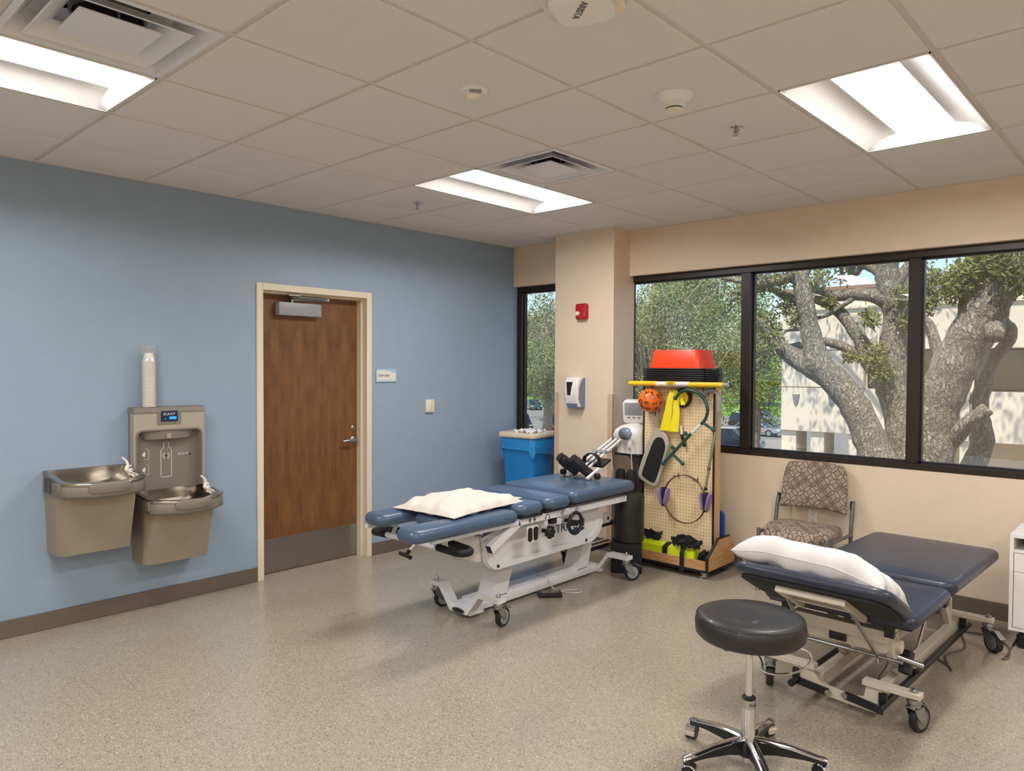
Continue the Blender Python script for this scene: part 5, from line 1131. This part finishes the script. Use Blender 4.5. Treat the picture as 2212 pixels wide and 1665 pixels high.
b = B(); b.ribbon([(1.90, 1.08), (1.872, 1.16), (1.868, 1.25)], 0.016, 'y', PY_+0.029, PY_+0.033); obj('strap', b, 'pad_grey', t)
# exercise ring
t = thing('exercise_ring', 'bronze exercise ring with purple grips hanging on the pegboard', 'ring', (2.135, -0.32, 0.38))
rx, rz_, rr_ = 2.135, 0.565, 0.185
for yy in (-0.335, -0.318):
    b = B(); b.tube([(rx+rr_*math.cos(2*math.pi*k/48)*0.97, yy, rz_+rr_*math.sin(2*math.pi*k/48)) for k in range(48)], 0.0035, 6, closed=True); obj('hoop', b, 'ring_brown', t)
for s in (-1, 1):
    x = rx+s*rr_*0.97
    obj('grip_core', B().box(x-0.014, x+0.014, -0.345, -0.305, rz_-0.075, rz_+0.075, 0.006), 'dark_plastic', t)
    for q in (-1, 1):
        b = B(); b.pad(-0.035, 0.035, -0.07, 0.07, -0.007, 0.007, 0.034, 0.005, 0, 3, Matrix.Translation((x+q*0.024, -0.33, rz_)) @ Matrix.Rotation(R(90+q*12), 4, 'Y') @ Matrix.Rotation(R(90), 4, 'Z')); obj('grip_pad', b, 'purple', t)
# things in the tray
t = thing('foam_wedge', 'bright yellow foam bar strapped down in the cart tray', 'foam bar', (1.99, -0.36, 0.085))
b = B(); b.prism([(-0.393, 0.085), (-0.288, 0.085), (-0.288, 0.20), (-0.33, 0.205), (-0.393, 0.185)], 'x', 1.755, 2.255); obj('bar', b, 'hi_yellow', t, smooth=0)
b = B(); b.ribbon([(-0.3955, 0.10), (-0.3955, 0.186), (-0.33, 0.2075), (-0.2855, 0.202), (-0.2855, 0.1)], 0.004, 'x', 1.985, 2.03); obj('strap', b, 'black_foam', t)
def straps(label, c, r, k, seed):
    rnd = random.Random(seed); t = thing('nylon_straps', label, 'straps', c, group='black straps in the cart tray')
    for q in range(k):
        p = []; c0 = Vector((c[0]+rnd.uniform(-r[0], r[0])*0.6, c[1]+rnd.uniform(-r[1], r[1])*0.5, c[2]+r[2]*rnd.uniform(0.25, 0.7)))
        a0 = rnd.uniform(0, 6.3)
        for i in range(6):
            a_ = a0+i*1.1; p.append(c0+Vector((math.cos(a_)*r[0]*0.5, math.sin(a_)*r[1]*0.45, math.sin(a_*1.7+q)*r[2]*0.32)))
        b = B(); sp = smoothpath(p, 4); rings = []
        for s_ in sp: rings.append([s_+Vector((-0.003, 0, -0.013)), s_+Vector((0.003, 0, -0.013)), s_+Vector((0.003, 0, 0.013)), s_+Vector((-0.003, 0, 0.013))])
        b.loft(rings); obj('strap', b, 'black_foam', t, smooth=60)
straps('tangled black nylon straps piled on the yellow foam bar', (2.19, -0.375, 0.219), (0.12, 0.05, 0.072), 14, 5)
straps('small pile of black straps at the bolster end of the tray', (1.85, -0.312, 0.219), (0.11, 0.04, 0.06), 8, 9)
straps('black straps bunched against the oak side of the tray', (2.316, -0.335, 0.107), (0.045, 0.055, 0.09), 7, 12)
b = B(); b.tube([(2.175, -0.425, 0.19), (2.175, -0.425, 0.04)], 0.004, 4)
t = thing('hanging_strap', 'single black strap hanging over the oak tray front', 'strap', (2.175, -0.425, 0.03))
b = B(); b.ribbon([(-0.385, 0.214), (-0.41, 0.20), (-0.4235, 0.17), (-0.4235, 0.07), (-0.426, 0.045)], 0.004, 'x', 2.155, 2.19); obj('webbing', b, 'black_foam', t)
obj('buckle', B().box(2.15, 2.195, -0.431, -0.4225, 0.035, 0.05, 0.003), 'dark_plastic', t)
b = B(); b.pad(-0.13, 0.13, 0.088, 0.475, -0.012, 0.012, 0.04, 0.006, 0, 3, Matrix.Translation((2.235, -0.115, 0)) @ Matrix(((1, 0, 0, 0), (0, 0, -1, 0), (0, 1, 0, 0), (0, 0, 0, 1)))); solo('blue_board', b, 'blue_board', 'blue plastic board standing behind the pegboard', 'board', (2.235, -0.115, 0.088))

# ------------------------------------------------------------------ side chair
t = thing('side_chair', 'armless side chair with circle-patterned taupe upholstery and grey frame', 'chair', (3.0, -0.18, 0), local=True)
def fleg(s):
    b = B(); b.tube([(s*0.25, -0.185, 0.03), (s*0.25, -0.185, 0.445)], 0.0135, 12); return b
for s in (-1, 1):
    lg = obj('front_leg', fleg(s), 'grey_steel', t, loc=(0, 0, 0))
    b = B(); b.lathe([(0.012, 0.0), (0.016, 0.004), (0.014, 0.014), (0.009, 0.03)], (s*0.25, -0.185, 0), 12); obj('glide', b, 'zinc', lg, loc=(0, 0, 0))
    b = B(); b.tube(smoothpath([(s*0.268, 0.21, 0.015), (s*0.268, 0.165, 0.25), (s*0.268, 0.15, 0.42), (s*0.268, 0.17, 0.54), (s*0.265, 0.20, 0.65)], 4), 0.0135, 12); lg = obj('back_leg', b, 'grey_steel', t, loc=(0, 0, 0))
    b = B(); b.lathe([(0.012, 0.0), (0.016, 0.004), (0.014, 0.014)], (s*0.268, 0.212, 0), 12); obj('glide', b, 'zinc', lg, loc=(0, 0, 0))
    b = B(); b.tube([(s*0.25, -0.185, 0.415), (s*0.268, 0.15, 0.418)], 0.012, 10); obj('seat_rail', b, 'grey_steel', t, loc=(0, 0, 0))
    b = B(); b.obox((s*0.258, 0.192, 0.615), (0.02, 0.02, 0.06)); obj('back_bracket', b, 'dark_plastic', t, loc=(0, 0, 0))
b = B(); rings = []
for q in range(5):
    z = (0.405, 0.412, 0.438, 0.462, 0.47)[q]; i = (0.03, 0.0, -0.004, 0.012, 0.06)[q]; ring = []
    for k in range(40):
        a_ = 2*math.pi*k/40; x = math.copysign(abs(math.cos(a_))**0.55, math.cos(a_))*(0.238-i); y = math.copysign(abs(math.sin(a_))**0.55, math.sin(a_))*(0.215-i)
        zz = z-0.035*max(0, (-y-0.1)/0.12)**2+0.01*(x/0.24)**2*(q > 2)
        ring.append((x*(1-0.06*(y+0.2)), y-0.02, zz))
    rings.append(ring)
b.loft(rings); obj('seat', b, 'fabric_h', t, loc=(0, 0, 0), smooth=60)
b = B(); N = 16; fr_ = []; bk = []
ol = [(-0.235, 0.555), (-0.238, 0.60), (-0.225, 0.80), (-0.205, 0.87), (-0.17, 0.893), (0, 0.905), (0.17, 0.893), (0.205, 0.87), (0.225, 0.80), (0.238, 0.60), (0.235, 0.555), (0.18, 0.562), (0, 0.575), (-0.18, 0.562)]
ol = [(p.x, p.y) for p in smoothpath([Vector((x, z, 0)) for x, z in ol+[ol[0]]], 3)[:-1]]
def bp(x, z, off): return (x, 0.175+0.17*(z-0.56)*0.9-0.35*(0.055-x*x)*-1*0.5-0.02+off, z)
b.loft([[bp(x*s_, 0.72+(z-0.72)*s_, o_) for x, z in ol] for s_, o_ in ((0.5, -0.027), (0.9, -0.022), (0.98, -0.014), (1.0, 0.0), (0.98, 0.015), (0.9, 0.022), (0.5, 0.024))]); obj('backrest', b, 'fabric_v', t, loc=(0, 0, 0), smooth=60)

# ------------------------------------------------------------------ rolling stool
t = thing('rolling_stool', 'black round rolling stool with chrome column and five-star base', 'stool', (3.725, -2.62, 0), local=True)
st = obj('seat', B().lathe([(0.17, 0.512), (0.195, 0.518), (0.209, 0.533), (0.212, 0.57), (0.207, 0.594), (0.197, 0.605), (0.18, 0.611), (0.12, 0.614), (0.001, 0.615)], n=56), 'black_vinyl', t, loc=(0, 0, 0), smooth=60)
b = B(); b.tube([(0.2045*math.cos(2*math.pi*k/60), 0.2045*math.sin(2*math.pi*k/60), 0.599) for k in range(60)], 0.0022, 6, closed=True); obj('piping', b, 'black_vinyl', st, loc=(0, 0, 0))
obj('seat_plate', B().box(-0.12, 0.06, -0.08, 0.08, 0.485, 0.514, 0.01), 'dark_plastic', t, loc=(0, 0, 0), rot=(0, 0, R(-140+180)))
b = B(); b.tube(smoothpath([(0.02, 0.0, 0.485), (0.06, -0.02, 0.44), (0.075, -0.035, 0.413), (0.12, -0.01, 0.405), (0.175, 0.06, 0.412), (0.195, 0.12, 0.44), (0.18, 0.13, 0.47), (0.13, 0.10, 0.488)], 5), 0.0045, 8); obj('release_lever', b, 'chrome', t, loc=(0, 0, 0))
obj('piston', B().cyl((0, 0, 0.24), (0, 0, 0.50), 0.014, n=24), 'chrome', t, loc=(0, 0, 0))
co = obj('column', B().lathe([(0.022, 0.02), (0.024, 0.022), (0.0265, 0.08), (0.0265, 0.27), (0.0245, 0.272)], n=28), 'chrome', t, loc=(0, 0, 0))
b = B(); b.lathe([(0.0262, 0.272), (0.027, 0.278), (0.02, 0.284), (0.014, 0.284)], n=24); obj('collar', b, 'dark_plastic', co, loc=(0, 0, 0))
b = B(); b.lathe([(0.0268, 0.236), (0.0268, 0.27)], n=24, cap=False); obj('label_band', b, 'alu', co, loc=(0, 0, 0))
tx = text('lettering', 'Ritter', 0.02, (0, 0, 0), (1, 0, 0), (0, 1, 0), 'print_black', co, depth=0.0003, align='LEFT')
for v in tx.data.vertices:            # the print wraps around the column
    a_ = R(-62)+v.co.x/0.027; v.co = Vector(((0.0270+v.co.z)*math.cos(a_), (0.0270+v.co.z)*math.sin(a_), 0.253+v.co.y))
obj('hub', B().lathe([(0.03, 0.045), (0.042, 0.05), (0.044, 0.095), (0.034, 0.112), (0.0265, 0.116)], n=24), 'dark_plastic', t, loc=(0, 0, 0))
for k in range(5):
    X = Matrix.Rotation(R(24+72*k), 4, 'Z')
    b = B(); rings = []
    for r_, zt_, hh, w_ in ((0.025, 0.12, 0.03, 0.022), (0.08, 0.118, 0.03, 0.02), (0.16, 0.108, 0.026, 0.0185), (0.24, 0.09, 0.022, 0.017), (0.285, 0.082, 0.02, 0.016), (0.295, 0.076, 0.012, 0.013)):
        rings.append([(r_, -w_, zt_-0.006), (r_, -w_*0.5, zt_), (r_, w_*0.5, zt_), (r_, w_, zt_-0.006), (r_, w_, zt_-0.009), (r_, -w_, zt_-0.009)])
    b.loft(rings); lg = obj('leg', b.xf(X), 'chrome', t, loc=(0, 0, 0), smooth=50)
    b = B(); b.loft([[(r_, -w_*0.96, zt_-0.007), (r_, w_*0.96, zt_-0.007), (r_, w_*0.7, zt_-hh), (r_, -w_*0.7, zt_-hh)] for r_, zt_, hh, w_ in ((0.03, 0.12, 0.065, 0.022), (0.1, 0.116, 0.05, 0.02), (0.2, 0.1, 0.034, 0.018), (0.288, 0.082, 0.026, 0.015))]); obj('leg_underside', b.xf(X), 'dark_plastic', lg, loc=(0, 0, 0), smooth=30)
    c = obj('caster', B().cyl((0, 0, 0.03), (0, 0, 0.075), 0.007, n=10), 'dark_plastic', t, loc=tuple(X @ Vector((0.282, 0, 0))), rot=(0, 0, R(24+72*k+[150, 60, 110, 140, 100][k])))
    for s in (-1, 1):
        w_ = obj('wheel', B().lathe([(0.014, -0.008), (0.024, -0.008), (0.027, -0.004), (0.027, 0.004), (0.024, 0.008), (0.001, 0.009)], (0.014, s*0.014, 0.027), 20, axis=(0, s, 0)), 'dark_plastic', c, loc=(0, 0, 0))
    b = B(); rings = []
    for a_ in range(-10, 191, 20): rings.append([(0.014-(r_)*math.cos(R(a_)), y, 0.027+r_*math.sin(R(a_))) for r_, y in ((0.028, -0.023), (0.032, -0.02), (0.032, 0.02), (0.028, 0.023))])
    b.loft(rings, True, True); obj('hood', b, 'chrome', c, loc=(0, 0, 0))

# ------------------------------------------------------------------ navy treatment table
BT = thing('treatment_table', 'navy padded treatment table with cream metal lifting frame', 'treatment table', (3.795, -1.75, 0), rotz=R(-1.8), local=True)
L0 = (0, 0, 0)
def bo(name, b, m, smooth=40, parent=None): return obj(name, b, m, parent or BT, loc=L0, smooth=smooth)
hwid = 0.352
bo('cushion', B().pad(-hwid, hwid, 0.47, 1.47, 0.462, 0.528, 0.07, 0.028, 0.003, 5), 'navy_vinyl', 60)
X = Matrix.Translation((0, 0.46, 0.49)) @ Matrix.Rotation(R(1.2), 4, 'X')
bo('cushion', B().pad(-hwid, hwid, -0.60, -0.005, -0.035, 0.022, 0.06, 0.026, 0.003, 5, X), 'navy_vinyl', 60)
HX = Matrix.Translation((0, -0.13, 0.50)) @ Matrix.Rotation(R(-27), 4, 'X')
bo('head_cushion', B().pad(-hwid, hwid, -0.375, 0.0, -0.02, 0.035, 0.085, 0.026, 0.003, 5, HX), 'navy_vinyl', 60)
bo('head_board', B().pad(-hwid+0.03, hwid-0.03, -0.345, -0.015, -0.034, -0.019, 0.07, 0.004, 0, 2, HX), 'bed_under')
bo('cushion_board', B().box(-hwid+0.03, hwid-0.03, 0.5, 1.44, 0.448, 0.464), 'bed_under')
bo('cushion_board', B().box(-hwid+0.03, hwid-0.03, -0.10, 0.43, 0.432, 0.452), 'bed_under')
# head lift frame under the raised section
for x in (-0.15, 0.13): bo('lift_rail', B().box(x, x+0.026, -0.29, 0.0, -0.062, -0.034, 0.002, 1, HX), 'cream_metal')
bo('lift_crossbar', B().box(-0.15, 0.156, -0.30, -0.275, -0.062, -0.034, 0.002, 1, HX), 'cream_metal')
bo('lift_crossbar', B().box(-0.124, 0.13, -0.14, -0.12, -0.055, -0.036, 0.002, 1, HX), 'cream_metal')
for x in (-0.165, 0.165):
    p0 = HX @ Vector((x*0.85, -0.18, -0.055)); b = B(); b.tube([p0, (x, -0.03, 0.26)], 0.008, 8); bo('strut', b, 'zinc')
b = B(); b.tube([(-0.20, -0.03, 0.262), (0.27, -0.03, 0.262)], 0.009, 8); bo('strut_rod', b, 'zinc')
b = B(); b.tube([(0.165, -0.03, 0.262), (0.175, -0.05, 0.225), (0.20, -0.03, 0.262)], 0.004, 6); bo('rod_clip', b, 'zinc')
# upper frame
for x in (-0.255, 0.215):
    bo('side_beam', B().box(x, x+0.04, -0.09, 1.42, 0.405, 0.447, 0.002, 1), 'cream_metal')
    bo('end_cap', B().box(x-0.001, x+0.041, -0.112, -0.09, 0.386, 0.447, 0.002, 1), 'dark_plastic')
bo('cross_beam', B().box(-0.215, 0.215, -0.08, -0.02, 0.345, 0.40, 0.002, 1), 'cream_metal')
b = B(); b.prism([(-0.05, 0.29), (0.05, 0.29), (0.05, 0.33), (-0.05, 0.345)], 'x', -0.215, 0.2); bo('motor_housing', b, 'cream_metal', 20)
bo('motor_cap', B().box(-0.045, 0.032, -0.062, -0.048, 0.30, 0.352, 0.003), 'dark_plastic')
b = B(); b.cyl((-0.20, 0.06, 0.30), (0.24, 0.06, 0.30), 0.03, n=18); bo('torque_tube', b, 'cream_metal')
for x in (0.19, -0.22):
    b = B(); b.prism([(0.0, 0.36), (0.09, 0.36), (0.10, 0.30), (0.06, 0.23), (0.02, 0.23), (0.0, 0.28)], 'x', x, x+0.028); bo('pivot_plate', b, 'cream_metal', 30)
    b = B(); b.cyl((x-0.004, 0.045, 0.29), (x+0.034, 0.045, 0.29), 0.011, n=10); bo('pivot_bolt', b, 'zinc')
for x in (-0.10, 0.16):
    for y0, y1 in ((0.30, 0.10), (1.18, 0.95)):
        b = B(); b.ribbon([(y0, 0.10), (y1, 0.40)], 0.045, 'x', x-0.014, x+0.014); bo('lift_arm', b, 'cream_metal', 20)
bo('post', B().box(-0.105, -0.075, 0.28, 0.31, 0.12, 0.30), 'cream_metal')
bo('post', B().box(0.145, 0.175, 1.14, 1.17, 0.12, 0.42), 'cream_metal')
b = B(); b.cyl((0.20, 0.10, 0.235), (0.30, 0.16, 0.20), 0.014, n=12); bo('actuator_rod', b, 'zinc')
bo('actuator', B().obox((0.23, 0.16, 0.20), (0.05, 0.06, 0.11), (R(-25), 0, 0), 0.008), 'dark_plastic')
b = B(); b.cyl((0.05, 0.2, 0.22), (0.05, 0.75, 0.34), 0.026, n=16); bo('actuator_tube', b, 'grey_plastic')
b = B(); b.tube([(0.05+0.03*math.cos(k*0.9), 0.45+k*0.004, 0.25+0.03*math.sin(k*0.9)) for k in range(60)], 0.004, 5); bo('coiled_cord', b, 'grey_plastic')
b = B(); b.tube([(0.27, 0.36, 0.42), (0.24, 0.30, 0.24)], 0.008, 8); bo('gas_spring', b, 'zinc')
for y in (0.42, 0.30): bo('hinge_block', B().box(0.27, 0.335, y-0.03, y+0.03, 0.425, 0.452, 0.006), 'dark_plastic')
# base
for x in (-0.115, 0.15): bo('base_rail', B().box(x, x+0.045, -0.06, 1.22, 0.075, 0.125, 0.002, 1), 'cream_metal')
for s, x0, x1 in ((-1, -0.325, -0.08), (1, 0.135, 0.375)): bo('outrigger', B().box(x0, x1, -0.145, -0.095, 0.157, 0.182, 0.002, 1), 'cream_metal')
bo('outrigger', B().box(-0.33, 0.37, 1.20, 1.25, 0.157, 0.182, 0.002, 1), 'cream_metal')
b = B(); b.prism([(-0.16, 0.157), (-0.10, 0.157), (-0.055, 0.105), (0.09, 0.085), (0.14, 0.10), (0.15, 0.157), (0.215, 0.157), (0.215, 0.085), (0.19, 0.04), (-0.04, 0.05), (-0.16, 0.10)], 'y', -0.128, -0.118); bo('front_plate', b, 'cream_metal', 20)
b = B(); b.prism([(-0.16, 0.157), (0.215, 0.157), (0.215, 0.05), (-0.16, 0.05)], 'y', 1.215, 1.225); bo('rear_plate', b, 'cream_metal', 0)
for x in (0.225, -0.165):
    b = B(); b.tube([(x, -0.20, 0.088), (x, 1.33, 0.088)], 0.0165, 14); fb = bo('foot_bar', b, 'dark_plastic')
    bo('bar_hanger', B().box(x-0.02, x+0.012, 1.20, 1.22, 0.08, 0.15), 'dark_plastic')
    bo('bar_hanger', B().box(x-0.02, x+0.012, -0.14, -0.12, 0.08, 0.14), 'dark_plastic')
for p0, p1 in (((-0.165, 0.085), (-0.015, 0.07)), ((0.225, 0.062), (0.06, 0.082))):
    b = B(); b.ribbon([p0, p1], 0.034, 'y', -0.14, -0.129); lv = bo('pedal_link', b, 'dark_plastic', 20)
    b = B(); b.cyl((p1[0], -0.144, p1[1]), (p1[0], -0.138, p1[1]), 0.014, n=14); bo('link_bolt', b, 'zinc', 40, lv)
bo('pedal', B().obox((0.225, 0.30, 0.115), (0.05, 0.02, 0.02), (0, 0, 0), 0.006), 'dark_plastic')
for x, y, rz in ((-0.305, -0.12, 120), (0.345, -0.12, 75), (0.345, 1.225, -40), (-0.305, 1.225, 60)):
    c = caster(BT, (x, y, 0), R(rz), 0.058, 0.155, 'zinc', True, off=0.04, hubm='grey_rubber')
    b = B(); b.lathe([(0.013, 0.155), (0.013, 0.182), (0.016, 0.183), (0.016, 0.192), (0.008, 0.198), (0.001, 0.199)], n=10); obj('stem_bolt', b, 'zinc', c, loc=L0)
# floor cord of the table
b = B(); P_ = [(3.885, -1.30, 0.23), (3.88, -1.34, 0.08), (3.86, -1.42, 0.02), (3.89, -1.49, 0.006), (3.92, -1.43, 0.006), (3.93, -1.28, 0.006), (3.93, -1.05, 0.006), (3.92, -0.85, 0.006), (4.06, -0.95, 0.006), (4.10, -1.02, 0.006), (4.03, -0.82, 0.006), (4.08, -0.62, 0.006), (4.03, -0.42, 0.006), (4.02, -0.33, 0.006), (4.12, -0.30, 0.006), (4.23, -0.37, 0.006), (4.275, -0.50, 0.006), (4.285, -0.62, 0.006), (4.265, -0.66, 0.006), (4.275, -0.58, 0.006), (4.272, -0.42, 0.006), (4.27, -0.2, 0.006), (4.265, -0.03, 0.006), (4.30, 0.05, 0.006)]
b.tube(smoothpath(P_, 5), 0.0045, 6); solo('power_cord', b, 'cord_grey', 'grey power cord trailing from the navy treatment table to the wall', 'cord', (4.05, -0.7, 0.003))
PX_ = Matrix.Translation((3.755, -1.955, 0.648)) @ Matrix.Rotation(R(-1.8), 4, 'Z') @ Matrix.Rotation(R(-25), 4, 'X') @ Matrix.Rotation(R(2), 4, 'Y')
pillow('pillow', 'white pillow propped on the raised end of the navy treatment table', 0.69, 0.40, 0.17, PX_, 'linen_white', (3.77, -1.955, 0.60), 0.0, 8, lambda u, v: -0.08*max(0, u-0.3)**1.3-0.06*max(0, -u-0.55), 5.0, 0.42, 0.66)

# ------------------------------------------------------------------ white cabinet at the right
t = thing('storage_cabinet', 'white rolling storage cabinet with an open shelf beside the window wall', 'cabinet', (4.46, -0.24, 0))
CX0, CX1, CY0, CY1, CZ0, CZ1 = 4.255, 4.66, -0.43, -0.03, 0.105, 0.65
for x0, x1 in ((CX0, CX0+0.018), (CX1-0.018, CX1)): obj('side_panel', B().box(x0, x1, CY0, CY1, CZ0, CZ1-0.018), 'white_plastic', t, smooth=0)
obj('top_panel', B().box(CX0, CX1, CY0, CY1, CZ1-0.018, CZ1), 'white_plastic', t, smooth=0)
obj('bottom_panel', B().box(CX0+0.018, CX1-0.018, CY0+0.002, CY1, CZ0, CZ0+0.018), 'white_plastic', t, smooth=0)
obj('shelf', B().box(CX0+0.018, CX1-0.018, CY0+0.002, CY1, 0.548, 0.562), 'white_plastic', t, smooth=0)
obj('back_panel', B().box(CX0+0.018, CX1-0.018, CY1-0.006, CY1, CZ0+0.018, CZ1-0.018), 'white_plastic', t, smooth=0)
obj('drawer', B().box(CX0+0.021, CX1-0.021, CY0, CY0+0.018, 0.442, 0.544, 0.001, 1), 'white_plastic', t, smooth=0)
obj('door', B().box(CX0+0.021, CX1-0.021, CY0, CY0+0.018, CZ0+0.021, 0.439, 0.001, 1), 'white_plastic', t, smooth=0)
for x, y in ((4.31, -0.37), (4.60, -0.37), (4.31, -0.09), (4.60, -0.09)):
    b = B(); b.cyl((0, 0, 0.05), (0, 0, 0.105), 0.008, n=10); b.box(-0.022, 0.022, -0.018, 0.018, 0.045, 0.075, 0.006); c = obj('caster', b, 'dark_plastic', t, loc=(x-4.46, y+0.24, 0))
    obj('wheel', B().lathe([(0.02, -0.018), (0.032, -0.016), (0.032, 0.016), (0.02, 0.018)], (0.008, 0, 0.032), 18, axis=(0, 1, 0)), 'dark_plastic', c, loc=L0)
